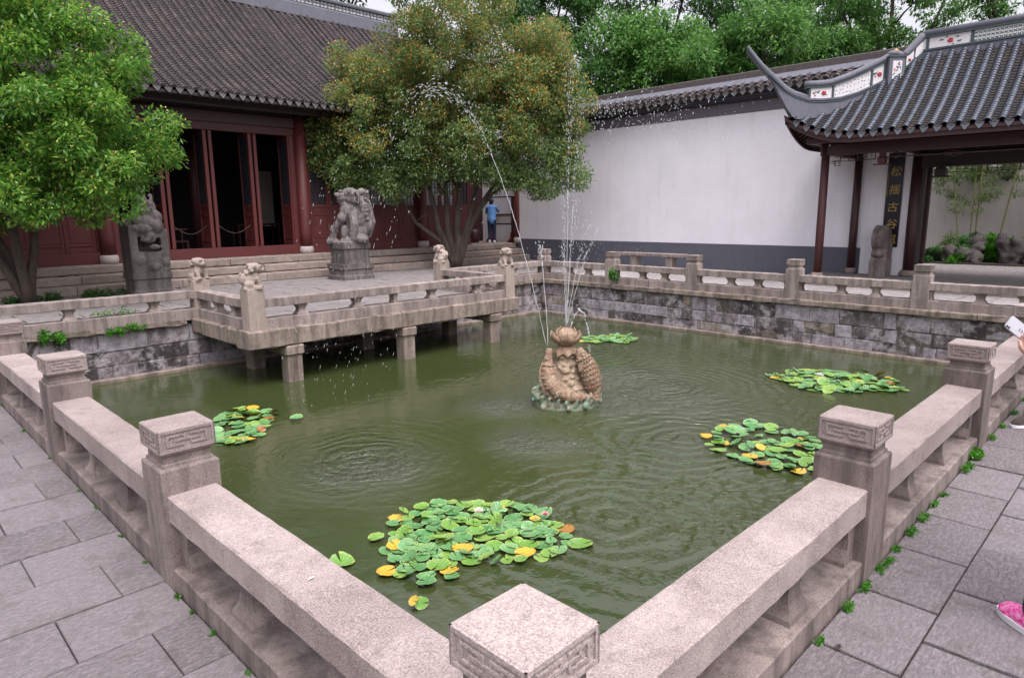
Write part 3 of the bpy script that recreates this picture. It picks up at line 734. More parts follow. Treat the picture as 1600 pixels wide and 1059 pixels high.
# ================================================================ HALL
HX0, HX1 = -5.0, 15.75  # right roof end cut short so open daylight brightens the porch
FY = 17.4
hall = empty('hall', (6.2, 17.4, 0), 'dark red timber hall with a curved grey tiled roof behind the trees', 'hall')
def hb(name, a, b, mt, ch=.008, parent=hall): return MB().box(a, b, ch).build(name, mt, parent)
for (x, y) in ((-.7, 17.32), (3.63, 17.32), (8.8, 17.32), (13.1, 17.32), (17.2, 16.78)):
    c = MB().lathe(x, y, [(.165, .8), (.17, 1.2), (.165, 4.5)], 24).build('column', 'red' if x < 17 else 'red', hall, True)
    MB().lathe(x, y, [(.15, .585), (.185, .60), (.205, .68), (.20, .75), (.185, .79), (.18, .80)], 24).build('plinth', 'drum_white', c, True)
hb('threshold', (-4.9, FY - .05, .594), (15.3, FY + .06, .86), 'red')
hb('lintel', (-4.9, FY - .06, 3.90), (15.3, FY + .08, 4.10), 'red_dark')
hb('architrave', (-4.9, FY - .10, 4.101), (15.4, FY + .10, 4.40), 'red_brown', .02)
hb('eave_beam', (-4.9, 16.72, 4.42), (15.6, 16.92, 4.62), 'black_wood', .02)
hb('wall', (-4.9, FY - .02, 4.40), (15.3, FY + .05, 5.05), 'black_wood')
def door_leaf_mesh(w):
    f = MB(); t = .05; H0, H1 = .862, 3.90
    f.box((0, 0, H0), (.07, t, H1), .005); f.box((w - .07, 0, H0), (w, t, H1), .005)
    for z0, z1 in ((H0, .96), (1.68, 1.76), (1.92, 2.0), (3.80, H1), (1.02, 1.06)): f.box((.07, .003, z0), (w - .07, t - .003, z1), .004)
    f.box((.07, .018, .96), (w - .07, .030, 1.02)); f.box((.07, .018, 1.06), (w - .07, .03, 1.68)); f.box((.07, .018, 1.76), (w - .07, .03, 1.92))
    f.box((.11, .008, 1.10), (w - .11, .018, 1.64), .004); f.box((.11, .008, 1.79), (w - .11, .018, 1.89), .003)
    l = MB(); a, b, z0, z1 = .07, w - .07, 2.0, 3.80; n = 4; bw = .011
    xs = [a + (b - a) * i / n for i in range(1, n)]
    for x in xs: l.box((x - bw / 2, .015, z0), (x + bw / 2, .03, z1))
    zc = z0 + .06; i = 0
    while zc < z1:
        if i % 3 == 0: l.box((a, .014, zc), (b, .031, zc + bw))
        elif i % 3 == 1: l.box((a, .014, zc), (xs[0], .031, zc + bw)); l.box((xs[-1], .014, zc), (b, .031, zc + bw))
        else: l.box((xs[0], .014, zc), (xs[-1], .031, zc + bw))
        zc += .105; i += 1
    p = MB(); p.box((.071, .034, 2.001), (w - .071, .038, 3.799))
    return f, l, p
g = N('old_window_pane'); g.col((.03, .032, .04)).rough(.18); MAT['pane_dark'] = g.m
g = N('pale_window_pane'); g.col(g.mix(g.noise(4, 4), (.30, .31, .36), (.42, .43, .48))).rough(.6); MAT['pane_pale'] = g.m  # pale blue-grey pane tone, mottled by noise
LEAF = {}
def leaf(x, y, w, rz=0.0, pane='pane_dark', red='red'):
    k = (round(w, 3), red)
    if k not in LEAF:
        f, l, p = door_leaf_mesh(w); LEAF[k] = (f.mesh('door_leaf', [red]), l.mesh('lattice', ['red_dark']), p)
    f, l, p = LEAF[k]
    o = link('door_leaf', f, None, hall, (x - 6.2, y - 17.4, 0)); o.rotation_euler = (0, 0, rz)
    link('lattice', l, None, o)
    kk = (k, pane)
    if kk not in LEAF: LEAF[kk] = p.mesh('pane', [pane])
    link('pane', LEAF[kk], None, o)
# closed bays
for (a, b, n, pns) in ((-4.8, -.88, 6, ['pane_dark'] * 6), (-.5, 3.42, 6, ['pane_dark'] * 6), (9.02, 12.92, 6, ['pane_dark', 'pane_dark', 'pane_dark', 'pane_pale', 'pane_pale', 'pane_pale']), (13.3, 15.28, 3, ['pane_pale', 'pane_pale', 'pane_dark'])):
    w = (b - a) / n
    for i in range(n): leaf(a + i * w + .004, FY, w - .008, 0, pns[i])
for (a, b) in ((3.80, 3.92), (8.50, 8.62), (8.62, 8.66), (3.42, 3.47), (8.97, 9.02), (12.92, 12.95), (13.26, 13.3), (-.53, -.5), (-.88, -.85)):
    hb('jamb', (a, FY - .02, .861), (b, FY + .055, 3.899), 'red')
# open central bay: leaves folded back in pairs
for x in (5.08, 6.22, 7.42):
    leaf(x - .065, FY, .60, rad(92), 'pane_dark'); leaf(x + .105, FY, .60, rad(88), 'pane_dark')
    hb('door_stile', (x - .115, FY - .015, .861), (x - .02, FY + .045, 3.899), 'red'); hb('door_stile', (x + .03, FY - .015, .861), (x + .12, FY + .045, 3.899), 'red')
leaf(8.50, FY, .60, rad(91), 'pane_dark')
# interior: floor is the hall floor; back wall, ceiling boards, inner columns
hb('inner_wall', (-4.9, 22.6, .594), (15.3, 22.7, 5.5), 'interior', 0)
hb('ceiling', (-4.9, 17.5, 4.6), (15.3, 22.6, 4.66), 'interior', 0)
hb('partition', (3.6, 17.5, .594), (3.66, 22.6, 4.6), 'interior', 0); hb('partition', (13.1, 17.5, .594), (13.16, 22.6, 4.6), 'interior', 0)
for x in (6.9, 10.6): MB().lathe(x, 20.4, [(.17, .6), (.17, 4.6)], 16).build('inner_column', 'red_dark', hall, True)
hb('side_wall', (15.3, FY + .07, .594), (15.36, 22.6, 4.6), 'red_brown')
for i in range(3):
    hb('wall_panel', (15.42 + i * .8, 19.36, .62), (16.18 + i * .8, 19.42, 4.4), 'red_brown', .02)
hb('wall', (15.36, 19.43, .594), (17.8, 19.5, 4.6), 'red_dark', 0)
hb('plaster_wall', (17.75, 16.95, .594), (17.9, 19.43, 4.7), 'plaster', 0)
hb('plaster_wall', (17.38, 16.73, .594), (17.9, 16.94, 4.7), 'plaster', 0)
hb('gable_wall', (-5.0, 17.35, .0), (-4.9, 27, 8), 'plaster_old', 0); MB().ext([(15.37, 17.5, 4.601), (15.37, 26.5, 4.601), (15.37, 22.0, 8.1), (15.37, 19.2, 6.1)], (.1, 0, 0)).build('gable_wall', 'plaster_old', hall); hb('beam_end', (17.1, 16.7, 4.3), (17.3, 19.4, 4.45), 'red_brown')
# roof
def hz(t): return 4.66 + .5 * t + .0312 * t * t
EY = 16.2
path = [(0, t, .5 * t + .0312 * t * t) for t in np.linspace(0, 5.8, 18)]
rm_ = MB(); row_rings(rm_, path, .125, .066, (1, 0, 0)); HROW = [rm_.mesh('tile_row', ['tile_old'])]
rm_ = MB(); row_rings(rm_, path, .118, .067, (1, 0, 0)); HROW.append(rm_.mesh('tile_row', ['tile_old']))
pm_ = MB(); row_pan(pm_, path, .14, .085, (1, 0, 0)); HPAN = pm_.mesh('pan_tile_row', ['tile_pan'])
HDRIP = drip((1, 0, 0), (0, -1, 0), .088, .10).mesh('drip_tile', ['tile_drip'])
m = MB()
for (ta, tb) in zip(np.linspace(0, 5.8, 13)[:-1], np.linspace(0, 5.8, 13)[1:]):
    m.add([(HX0, EY + .03 + ta, hz(ta) - .055), (HX1, EY + .03 + ta, hz(ta) - .055), (HX1, EY + .03 + tb, hz(tb) - .055), (HX0, EY + .03 + tb, hz(tb) - .055),
           (HX0, EY + .03 + ta, hz(ta) - .12), (HX1, EY + .03 + ta, hz(ta) - .12), (HX1, EY + .03 + tb, hz(tb) - .12), (HX0, EY + .03 + tb, hz(tb) - .12)], [(0, 1, 2, 3), (7, 6, 5, 4), (0, 4, 5, 1), (3, 2, 6, 7), (0, 3, 7, 4), (1, 5, 6, 2)])
rf = m.build('roof', 'black_wood', hall)
m = MB(); m.ext([(HX0, 22.02, 8.45), (HX0, 27.8, 4.66), (HX0, 27.8, 4.56), (HX0, 22.02, 8.3)], (HX1 - HX0, 0, 0)); m.build('rear_roof', 'tile_old', hall)
x = HX0 + .1; k = 0
while x < HX1 - .05:
    o = link('tile_row', HROW[k % 2], None, rf, (x - 6.2 + random.uniform(-.006, .006), EY - 17.4 + random.uniform(-.02, .02), 4.66 + random.uniform(-.008, .008))); o.rotation_euler = (random.uniform(-.001, .001), 0, random.uniform(-.003, .003))
    link('pan_tile_row', HPAN, None, rf, (x + .125 - 6.2, EY - 17.4 + .01, 4.645))
    o = link('drip_tile', HDRIP, None, rf, (x + .125 - 6.2, EY - 17.4 - .012, 4.64 + random.uniform(-.006, .006))); o.rotation_euler = (0, random.uniform(-.05, .05), 0)
    x += .25; k += 1
m = MB(); x = HX0 + .15
while x < HX1: m.tube([(x, EY + .10, hz(.08) - .17), (x, FY + .05, hz(1.2) - .17)], .035, 6); x += .23
o = m.build('rafters', 'black_wood', hall); o['kind'] = 'stuff'
hb('eave_board', (HX0, EY + .035, 4.53), (HX1, EY + .065, 4.60), 'black_wood', 0)
# ridge of the hall: grey mortar bank, openwork frieze, cap
rd = MB().box((HX0, 21.86, 8.50), (HX1, 22.16, 8.95), .03).build('ridge', 'ridge_grey', hall)
MB().box((HX0, 21.90, 8.951), (HX1, 22.12, 9.0)).build('ridge_line', 'teal_line', rd)
MB().box((HX0, 21.96, 9.001), (HX1, 22.06, 9.22)).build('frieze', 'white_panel', rd)
m = MB(); x = HX0
while x < HX1:
    m.box((x, 21.93, 9.002), (x + .05, 21.959, 9.218)); m.box((x + .05, 21.94, 9.09), (x + .28, 21.959, 9.12)); m.box((x + .16, 21.94, 9.03), (x + .18, 21.959, 9.19)); x += .30
m.build('frieze_bars', 'ridge_grey', rd)
MB().tube([(HX0, 22.01, 9.27), (HX1, 22.01, 9.27)], .09, 10).build('ridge_cap', 'ridge_grey', rd, True)
MB().box((HX0, 21.88, 9.201), (HX1, 22.14, 9.235)).build('ridge_line', 'teal_line', rd)

# things standing in the hall and its porch
def thing_box_stand():
    t = empty('wooden_stand', (17.35, 17.7, .594), 'tall red wooden stand with crossbars beside the woman in blue on the porch', 'stand')
    for y in (17.25, 18.45):
        MB().box((17.30, y - .045, .64), (17.39, y + .045, 2.28), .008).build('post', 'red', t)
        MB().ext([(17.1, y - .05, .596), (17.6, y - .05, .596), (17.56, y - .05, .70), (17.44, y - .05, .76), (17.42, y - .05, .98), (17.27, y - .05, .98), (17.25, y - .05, .76), (17.14, y - .05, .70)], (0, .1, 0)).build('foot', 'red', t)
    for z in (2.28, 1.62, 1.26): MB().box((17.32, 17.1 if z > 2 else 17.25, z), (17.37, 18.6 if z > 2 else 18.45, z + .05), .006).build('crossbar', 'black_wood', t)
    MB().box((17.34, 17.3, 1.312), (17.35, 18.4, 1.615)).build('panel', 'plaster_old', t)
    MB().lathe(17.345, 17.06, [(.02, 2.14), (.09, 2.17), (.11, 2.24), (.09, 2.31), (.02, 2.34)], 14).build('knob', 'red_dark', t, True)
thing_box_stand()
t = MB().lathe(16.35, 18.35, [(.18, .596), (.23, .75), (.24, .95), (.20, 1.08), (.16, 1.10)], 18).build('wooden_tub', 'red_brown', None, True); tag(t, 'dark wooden tub on the porch floor left of the woman in blue', 'tub')
sc = empty('hanging_scroll', (9.6, 21.9, 2.2), 'pale hanging scroll in the dark hall interior behind the right doorway', 'scroll')
MB().box((9.2, 21.9, 1.3), (10.1, 21.91, 3.2)).build('paper', 'plaster_old', sc); MB().tube([(9.15, 21.9, 1.3), (10.15, 21.9, 1.3)], .025, 8).build('roller', 'black_wood', sc)
tb = empty('wooden_table', (8.9, 20.9, .594), 'dark wooden table deep inside the open hall', 'table')
MB().box((8.2, 20.6, 1.38), (9.7, 21.2, 1.43), .006).build('table_top', 'red_dark', tb)
for x in (8.27, 9.63):
    for y in (20.66, 21.14): MB().box((x - .03, y - .03, .596), (x + .03, y + .03, 1.379)).build('leg', 'red_dark', tb)
for (xa, xb, lab) in ((5.25, 6.1, 'rope slung across the left open doorway of the hall'), (6.4, 7.3, 'rope slung across the middle open doorway of the hall')):
    MB().tube([(xa + (xb - xa) * i / 10, FY + .2, 1.45 - .22 * math.sin(math.pi * i / 10)) for i in range(11)], .011, 6).build('barrier_rope', 'bark', None, True); tag(bpy.data.objects[-1] if False else COL.objects[-1], lab, 'rope')
ch = empty('round_back_chair', (5.6, 18.6, .594), 'dark round-backed wooden chair inside the left doorway', 'chair')
MB().tube([(5.6 + .32 * math.cos(a), 18.6 + .28 * math.sin(a), 1.35) for a in np.linspace(0, math.pi * 2, 15)], .02, 6).build('back_rail', 'red', ch, True)
MB().box((5.32, 18.36, 1.0), (5.88, 18.84, 1.04), .01).build('seat', 'red_dark', ch)
for x in (5.35, 5.85):
    for y in (18.4, 18.8): MB().box((x - .02, y - .02, .596), (x + .02, y + .02, 1.36 if y > 18.5 else .999)).build('leg', 'red_dark', ch)

# ================================================================ GATE PAVILION
pav = empty('gate_pavilion', (16.4, 2.5, .12), 'open gate pavilion with dark red columns and an upswept blue-grey tiled roof', 'pavilion')
EX, CY, RX = 14.5, 5.75, 16.6; GY0 = -3.6
def Pf(a): return 3.3 + .62 * a + .111 * a * a
def Lf(b): return .50 * max(0.0, 1 - b / 1.5) ** 2
def Gf(a): return max(0.0, 1 - a / 1.7)
def zfront(x, y): return Pf(x - EX) + Lf(CY - y) * Gf(x - EX)
def zside(x, y): return Pf(CY - y) + Lf(x - EX) * Gf(CY - y)
# columns
def col_(x, y, r, z1, mt='red'):
    c = MB().lathe(x, y, [(r, .26), (r * 1.02, 1.2), (r * .97, z1)], 20).build('column', mt, pav, True)
    MB().lathe(x, y, [(r * 1.35, .115), (r * 1.5, .15), (r * 1.5, .19), (r * 1.2, .26)], 20).build('plinth', 'step_stone', c, True)
col_(15.2, 5.05, .09, 3.25, 'red_dark'); col_(15.2, -.2, .09, 3.25, 'red_dark'); col_(15.2, 5.05 - 10.0, .105, 3.25) if False else None
col_(17.02, 4.92, .09, 3.3, 'red_brown'); col_(17.1, 3.62, .145, 3.3, 'red_brown'); col_(17.1, -.1, .16, 3.3, 'red_brown')
pb = lambda n, a, b, mt, ch=.01: MB().box(a, b, ch).build(n, mt, pav)
pb('front_beam', (15.13, GY0, 2.90), (15.27, 5.15, 3.14), 'red_brown'); pb('side_beam', (15.28, 4.98, 2.92), (17.02, 5.12, 3.14), 'red_brown')
pb('eave_purlin', (14.92, GY0, 3.16), (15.06, 5.4, 3.30), 'red_dark', .02); pb('side_purlin', (15.07, 5.26, 3.17), (17.05, 5.40, 3.31), 'red_dark', .02)
pb('beam_board', (15.17, GY0, 3.141), (15.23, 5.0, 3.55), 'black_wood', 0)
pb('inner_beam', (15.28, 3.56, 2.95), (17.0, 3.70, 3.2), 'black_wood')
# wall piece with couplet, jambs, lintel
pb('plaster_wall', (17.1, 3.70, -.02), (17.5, 4.749, 4.32), 'plaster', 0)
pb('gate_jamb', (17.0, 3.46, .121), (17.25, 3.54, 2.66), 'black_wood'); pb('gate_jamb', (17.3, 3.40, .121), (17.42, 3.52, 2.66), 'red_brown')
pb('gate_lintel', (16.98, -.1, 2.64), (17.3, 3.6, 2.95), 'black_wood'); pb('lintel_wall', (17.1, -.1, 2.951), (17.22, 3.6, 4.6), 'black_wood', 0)
pb('plaster_wall', (17.1, -6, -.02), (17.5, -.12, 4.32), 'plaster', 0)
pb('rear_beam', (18.2, -.1, 2.78), (18.34, 3.8, 3.02), 'black_wood'); pb('ceiling_board', (15.3, GY0, 3.56), (18.3, 4.9, 3.60), 'black_wood', 0)
# fretwork under the front beam
fr = MB()
def fret(y0, y1, z, x=15.2, n=5):
    d = (y1 - y0) / n
    for i in range(n): 
        a = y0 + i * d; fr.box((x - .012, a, z), (x + .012, a + .014, z + .13)); fr.box((x - .011, a, z + .055 * (i % 2)), (x + .011, a + d, z + .012 + .055 * (i % 2))); fr.box((x - .01, a + d * .4, z + .055), (x + .01, a + d * .45, z + .13))
fret(4.0, 4.9, 2.77); fret(4.72, 4.93, 2.66, n=2)
fr.box((15.19, 3.95, 2.76), (15.21, 4.95, 2.772)); fr.build('fretwork', 'red_brown', pav)
pb('tie_rail', (15.185, GY0, 2.79), (15.215, 3.78, 2.815), 'red_brown', .004)
o = MB()
for dy, r_ in ((0, .07), (-.12, .045), (.12, .045)): o.tube([(15.2, 2.55 + dy + r_ * math.cos(a), 2.80 + r_ * .8 * math.sin(a)) for a in np.linspace(0, 2 * math.pi, 13)], .011, 5)
for q in (3.6,): o.tube([(15.2, q + .06 * math.cos(a), 2.83 + .06 * math.sin(a)) for a in np.linspace(0, 2 * math.pi, 13)], .012, 5)
o.build('carved_ornament', 'red_brown', pav, True)
h = MB(); h.frustum(15.2, 3.86, [(.05, 2.66), (.075, 2.70), (.075, 2.78), (.05, 2.82), (.055, 2.90), (.055, 3.16)]); h.box((15.14, 3.70, 2.64), (15.26, 4.02, 2.665), .004); h.build('hanging_post', 'red_dark', pav)
h = MB(); h.frustum(16.9, 3.12, [(.05, 2.40), (.11, 2.44), (.11, 2.58), (.08, 2.60), (.08, 2.66)]); h.box((16.82, 2.92, 2.40), (16.98, 3.32, 2.43), .004); h.build('hanging_post', 'black_wood', pav)
fr = MB(); fret(-.05, 3.4, 2.50, 16.95, 12); fr.box((16.94, -.05, 2.50), (16.96, 3.42, 2.512)); fr.build('fretwork', 'black_wood', pav)
# roof skin (front and side slopes)
m = MB()
def skin(fn, front, dz0, dz1):
    n = 12; ks = 14
    for i in range(n):
        a0, a1 = 2.1 * i / n, 2.1 * (i + 1) / n
        for j in range(ks):
            def q(a, t):
                if front: ymax = CY - a; y_ = GY0 + (ymax - GY0) * (1 - (1 - t) ** 1.0); return (EX + a, y_)
                xmax = 18.6; x_ = (EX + a) + (xmax - EX - a) * t; return (x_, CY - a)
            tt = lambda j: (j / ks) ** (.55 if front else 1.8)
            P4 = [q(a0, tt(j)), q(a0, tt(j + 1)), q(a1, tt(j + 1)), q(a1, tt(j))]
            top = [(p[0], p[1], fn(*p) + dz0) for p in P4]; bot = [(p[0], p[1], fn(*p) + dz1) for p in P4]
            m.add(top + bot, [(0, 1, 2, 3), (7, 6, 5, 4)] + ([(0, 4, 5, 1)] if i == 0 else []))
skin(zfront, True, -.055, -.115); skin(zside, False, -.055, -.115)
m.add([(RX, GY0, 5.04), (RX, 3.65, 5.04), (18.7, 5.7, 3.25), (18.7, GY0, 3.25)], [(0, 1, 2, 3)])
rf = m.build('roof', 'red_brown', pav)
def pz(fn, pts): return [(x, y, fn(x, y)) for x, y in pts]
y = CY - .16; k = 0
while y > GY0:
    amax = min(2.08, CY - y - .02)
    if amax > .1:
        pth = pz(zfront, [(EX + a, y) for a in np.linspace(0, amax, max(3, int(amax * 7)))])
        a_ = MB(); row_rings(a_, pth, .075, .068, (0, 1, 0), 7, hi=1.06, lo=.92); a_.build('tile_row', 'tile_new', rf, True, fix=False)
        py = y + .115
        pth = pz(zfront, [(EX + .01 + a, py) for a in np.linspace(0, max(.1, min(2.08, CY - py - .02)), 12)])
        a_ = MB(); row_pan(a_, [(p[0], p[1], p[2] - .012) for p in pth], .09, .075, (0, 1, 0)); a_.build('pan_tile_row', 'tile_pan', rf, fix=False)
    yy_ = y - .115 if True else y
    d_ = drip((0, 1, 0), (-1, 0, 0), .078, .10).mesh('drip_tile', ['tile_drip_new']) if k == 0 else PDRIP
    PDRIP = d_
    o = link('drip_tile', PDRIP, None, rf, Vector((EX - .01, yy_, zfront(EX, yy_) - .02)) - off(rf)); o.rotation_euler = (random.uniform(-.05, .05), 0, 0)
    y -= .23; k += 1
x = EX + .16; k = 0
while x < 18.4:
    amax = min(2.08, x - EX - .02)
    pth = pz(zside, [(x, CY - a) for a in np.linspace(0, max(.08, amax), max(3, int(amax * 7)))])
    a_ = MB(); row_rings(a_, pth, .075, .068, (1, 0, 0), 7, hi=1.06, lo=.92); a_.build('tile_row', 'tile_new', rf, True, fix=False)
    d_ = drip((1, 0, 0), (0, 1, 0), .078, .10).mesh('drip_tile', ['tile_drip_new']) if k == 0 else SDRIP
    SDRIP = d_
    link('drip_tile', SDRIP, None, rf, Vector((x + .115, CY + .01, zside(x + .115, CY) - .02)) - off(rf)); x += .23; k += 1
# eave fascia and rafters under both eaves
fa = MB(); ys = np.linspace(CY, GY0, 60)
for a, b in zip(ys[:-1], ys[1:]):
    za, zb = zfront(EX, a), zfront(EX, b); fa.add([(EX + .03, a, za - .06), (EX + .03, b, zb - .06), (EX + .03, b, zb - .20), (EX + .03, a, za - .20), (EX + .07, a, za - .06), (EX + .07, b, zb - .06), (EX + .07, b, zb - .20), (EX + .07, a, za - .20)], [(0, 1, 2, 3), (7, 6, 5, 4), (0, 4, 5, 1), (3, 2, 6, 7)])
xs_ = np.linspace(EX, 18.4, 30)
for a, b in zip(xs_[:-1], xs_[1:]):
    za, zb = zside(a, CY), zside(b, CY); fa.add([(a, CY - .03, za - .06), (b, CY - .03, zb - .06), (b, CY - .03, zb - .20), (a, CY - .03, za - .20), (a, CY - .07, za - .06), (b, CY - .07, zb - .06), (b, CY - .07, zb - .20), (a, CY - .07, za - .20)], [(0, 1, 2, 3), (7, 6, 5, 4), (0, 4, 5, 1), (3, 2, 6, 7)])
fa.build('eave_board', 'red_brown', pav)
ra = MB(); x = EX + .2
while x < 17.05:
    a1 = min(.75, 5.0)
    ra.tube([(x, CY - .08, zside(x, CY - .08) - .15), (x + (.0 if x > 15.3 else (15.3 - x) * .6), CY - .7, zside(max(x, 15.2), CY - .7) - .14)], .026, 6); x += .14
y = CY - .3
while y > GY0: ra.tube([(EX + .08, y, zfront(EX + .08, y) - .15), (EX + .7, y - (0 if y < 5 else (y - 5) * .6), zfront(EX + .7, min(y, 5.0)) - .14)], .026, 6); y -= .2
o = ra.build('rafters', 'red_brown', pav); o['kind'] = 'stuff'

# hip ridge: profile in the vertical plane through the corner diagonal (s = sideways, z = height)
SX0 = (EX + CY) / 2.0
def hp(s, z, w=0.0):  # s along (-1,1)/sqrt2, w across the plane (+ towards the pond)
    return (SX0 - s / 1.41421 - w / 1.41421, SX0 + s / 1.41421 - w / 1.41421, z)
low = [(-9.31, 5.118), (-8.99, 4.682), (-8.80, 4.70), (-8.458, 4.534), (-8.169, 4.384), (-7.775, 4.214), (-7.383, 4.10), (-6.976, 4.066), (-6.666, 4.078), (-6.355, 4.18), (-6.164, 4.29), (-5.854, 4.564), (-5.588, 4.805), (-5.417, 4.997), (-5.262, 5.174)]
capl = [(-6.60, 4.42), (-6.90, 4.43), (-7.15, 4.452), (-7.544, 4.584), (-7.929, 4.75), (-8.321, 4.94), (-8.50, 5.03)]
hr = empty('hip_ridge', (0, 0, 0)); hr.parent = pav; hr.location = (0, 0, 0)
def interp(L, s):
    L = sorted(L); 
    for (a, za), (b, zb) in zip(L[:-1], L[1:]):
        if a <= s <= b: return za + (zb - za) * (s - a) / (b - a)
    return L[0][1] if s < L[0][0] else L[-1][1]
def sweep(mb, pts, hw, hh):
    """box-section band following pts in the hip plane"""
    for (s0, z0), (s1, z1) in zip(pts[:-1], pts[1:]):
        A = [hp(s0, z0 - hh, -hw), hp(s0, z0 - hh, hw), hp(s0, z0 + hh, hw), hp(s0, z0 + hh, -hw), hp(s1, z1 - hh, -hw), hp(s1, z1 - hh, hw), hp(s1, z1 + hh, hw), hp(s1, z1 + hh, -hw)]
        mb.add(A, [(0, 1, 2, 3), (7, 6, 5, 4), (0, 4, 5, 1), (1, 5, 6, 2), (2, 6, 7, 3), (3, 7, 4, 0)])
mlow = low[2:]
bd = MB()      # mortar body from the tiles up to the lower moulding
def surf(s):
    a = (SX0 - s / 1.41421) - EX; return (Pf(a) + Lf(a) * Gf(a)) if a > 0 else 3.80 + (-a) * .75
ss = np.linspace(-9.05, -5.75, 34)
for a, b in zip(ss[:-1], ss[1:]):
    q = []
    for s in (a, b):
        zt = interp(mlow, s) - .02; zb = min(zt - .03, surf(s) - .06) if s < -6.25 else zt - max(.03, .36 * (1 - (s + 6.25) / .42))
        hw = .085 if s < -6.3 else .085 - .05 * (s + 6.3) / .6
        q += [hp(s, zb, -hw), hp(s, zb, hw), hp(s, zt, hw), hp(s, zt, -hw)]
    bd.add(q, [(0, 1, 2, 3), (7, 6, 5, 4), (0, 4, 5, 1), (1, 5, 6, 2), (2, 6, 7, 3), (3, 7, 4, 0)])
bd.build('ridge_body', 'ridge_grey', hr)
l1 = MB(); sweep(l1, mlow, .10, .014); l1.build('ridge_line', 'teal_line', hr)
l1 = MB(); sweep(l1, [(s, z + .055) for s, z in mlow], .075, .02); l1.build('ridge_line', 'ridge_grey', hr)
l1 = MB(); l1.tube([hp(s, z + .085, 0) for s, z in mlow if s > -6.75], [.07, .065, .06, .055, .048, .042, .036, .028][:len([1 for s, z in mlow if s > -6.75])], 8); l1.build('upswept_tip', 'ridge_grey', hr, True)
l1 = MB(); l1.tube([hp(s, z + .03, 0) for s, z in capl], .075, 10); l1.build('ridge_cap', 'ridge_grey', hr, True)
l1 = MB(); sweep(l1, [(s, z - .045) for s, z in capl], .085, .012); l1.build('ridge_line', 'teal_line', hr)
# white inset panels between the lines
def panel(sa, sb, deco):
    n = 6; pn = MB()
    for i in range(n):
        q = []
        for s in (sa + (sb - sa) * i / n, sa + (sb - sa) * (i + 1) / n):
            zb = interp(mlow, s) + .075; zt = interp(capl, s) - .055
            q += [hp(s, zb, -.05), hp(s, zb, .05), hp(s, zt, .05), hp(s, zt, -.05)]
        pn.add(q, [(0, 1, 2, 3), (7, 6, 5, 4), (0, 4, 5, 1), (1, 5, 6, 2), (2, 6, 7, 3), (3, 7, 4, 0)])
    o = pn.build('white_panel', 'white_panel', hr)
    sm_ = (sa + sb) / 2; zm = (interp(mlow, sm_) + .075 + interp(capl, sm_) - .055) / 2
    if deco == 'flower':
        f = MB(); w_ = abs(sb - sa)
        for k in range(5): a = k * 1.257; f.ell(hp(sm_ - w_ * .12 + .032 * math.cos(a), zm + .028 * math.sin(a), .055), (.024, .024, .022), 7, 4)
        for k in (-.3, .3): f.ell(hp(sm_ + w_ * .3, zm - .05 + k * .02, .053), (.016, .016, .013), 6, 4)
        f.build('painted_flower', 'petal_red', o)['kind'] = 'stuff'
        f = MB()
        for du, dz, sl in ((.1, .0, .5), (.22, .03, -.4), (.3, -.02, .6), (-.3, -.04, .5), (.05, .06, -1)): f.tube([hp(sm_ + w_ * du, zm + dz, .052), hp(sm_ + w_ * du + .035, zm + dz + .03 * sl, .054), hp(sm_ + w_ * du + .07, zm + dz + .045 * sl, .052)], [.003, .011, .002], 5)
        f.build('painted_leaves', 'leaf_green', o)
    else:
        f = MB(); rr = random.Random(3)
        n_ = max(4, int(abs(sb - sa) / .075))
        for i in range(n_):
            for j in range(3 if abs(zm) else 2):
                s = sa + (sb - sa) * (i + .5 + .2 * rr.uniform(-1, 1)) / n_; lo, hi = interp(mlow, s) + .09, interp(capl, s) - .07
                z_ = lo + (hi - lo) * (j + .5 + .2 * rr.uniform(-1, 1)) / 3
                a = rr.uniform(0, 3.1); d = .018
                f.tube([hp(s - d * math.cos(a), z_ - d * math.sin(a), .051), hp(s + d * math.cos(a), z_ + d * math.sin(a), .051)], .006, 5)
        f.build('pierced_pattern', 'leaf_green', o)['kind'] = 'stuff'
panel(-6.72, -7.18, 'flower'); panel(-7.24, -8.02, 'pattern'); panel(-8.08, -8.30, 'flower')
m = MB()
for s in (-6.69, -7.21, -8.05, -8.33):
    m = MB(); zb, zt = interp(mlow, s) + .05, interp(capl, s) - .03
    m.add([hp(s - .022, zb, -.065), hp(s + .022, zb, -.065), hp(s + .022, zb, .065), hp(s - .022, zb, .065), hp(s - .022, zt, -.065), hp(s + .022, zt, -.065), hp(s + .022, zt, .065), hp(s - .022, zt, .065)],
          [(0, 1, 2, 3), (7, 6, 5, 4), (0, 4, 5, 1), (1, 5, 6, 2), (2, 6, 7, 3), (3, 7, 4, 0)])
    m.build('panel_frame', 'teal_line', hr)
def hbox(mb, s0, s1, z0, z1, w0, w1):
    mb.add([hp(s0, z0, w0), hp(s1, z0, w0), hp(s1, z0, w1), hp(s0, z0, w1), hp(s0, z1, w0), hp(s1, z1, w0), hp(s1, z1, w1), hp(s0, z1, w1)], [(0, 1, 2, 3), (7, 6, 5, 4), (0, 4, 5, 1), (1, 5, 6, 2), (2, 6, 7, 3), (3, 7, 4, 0)])
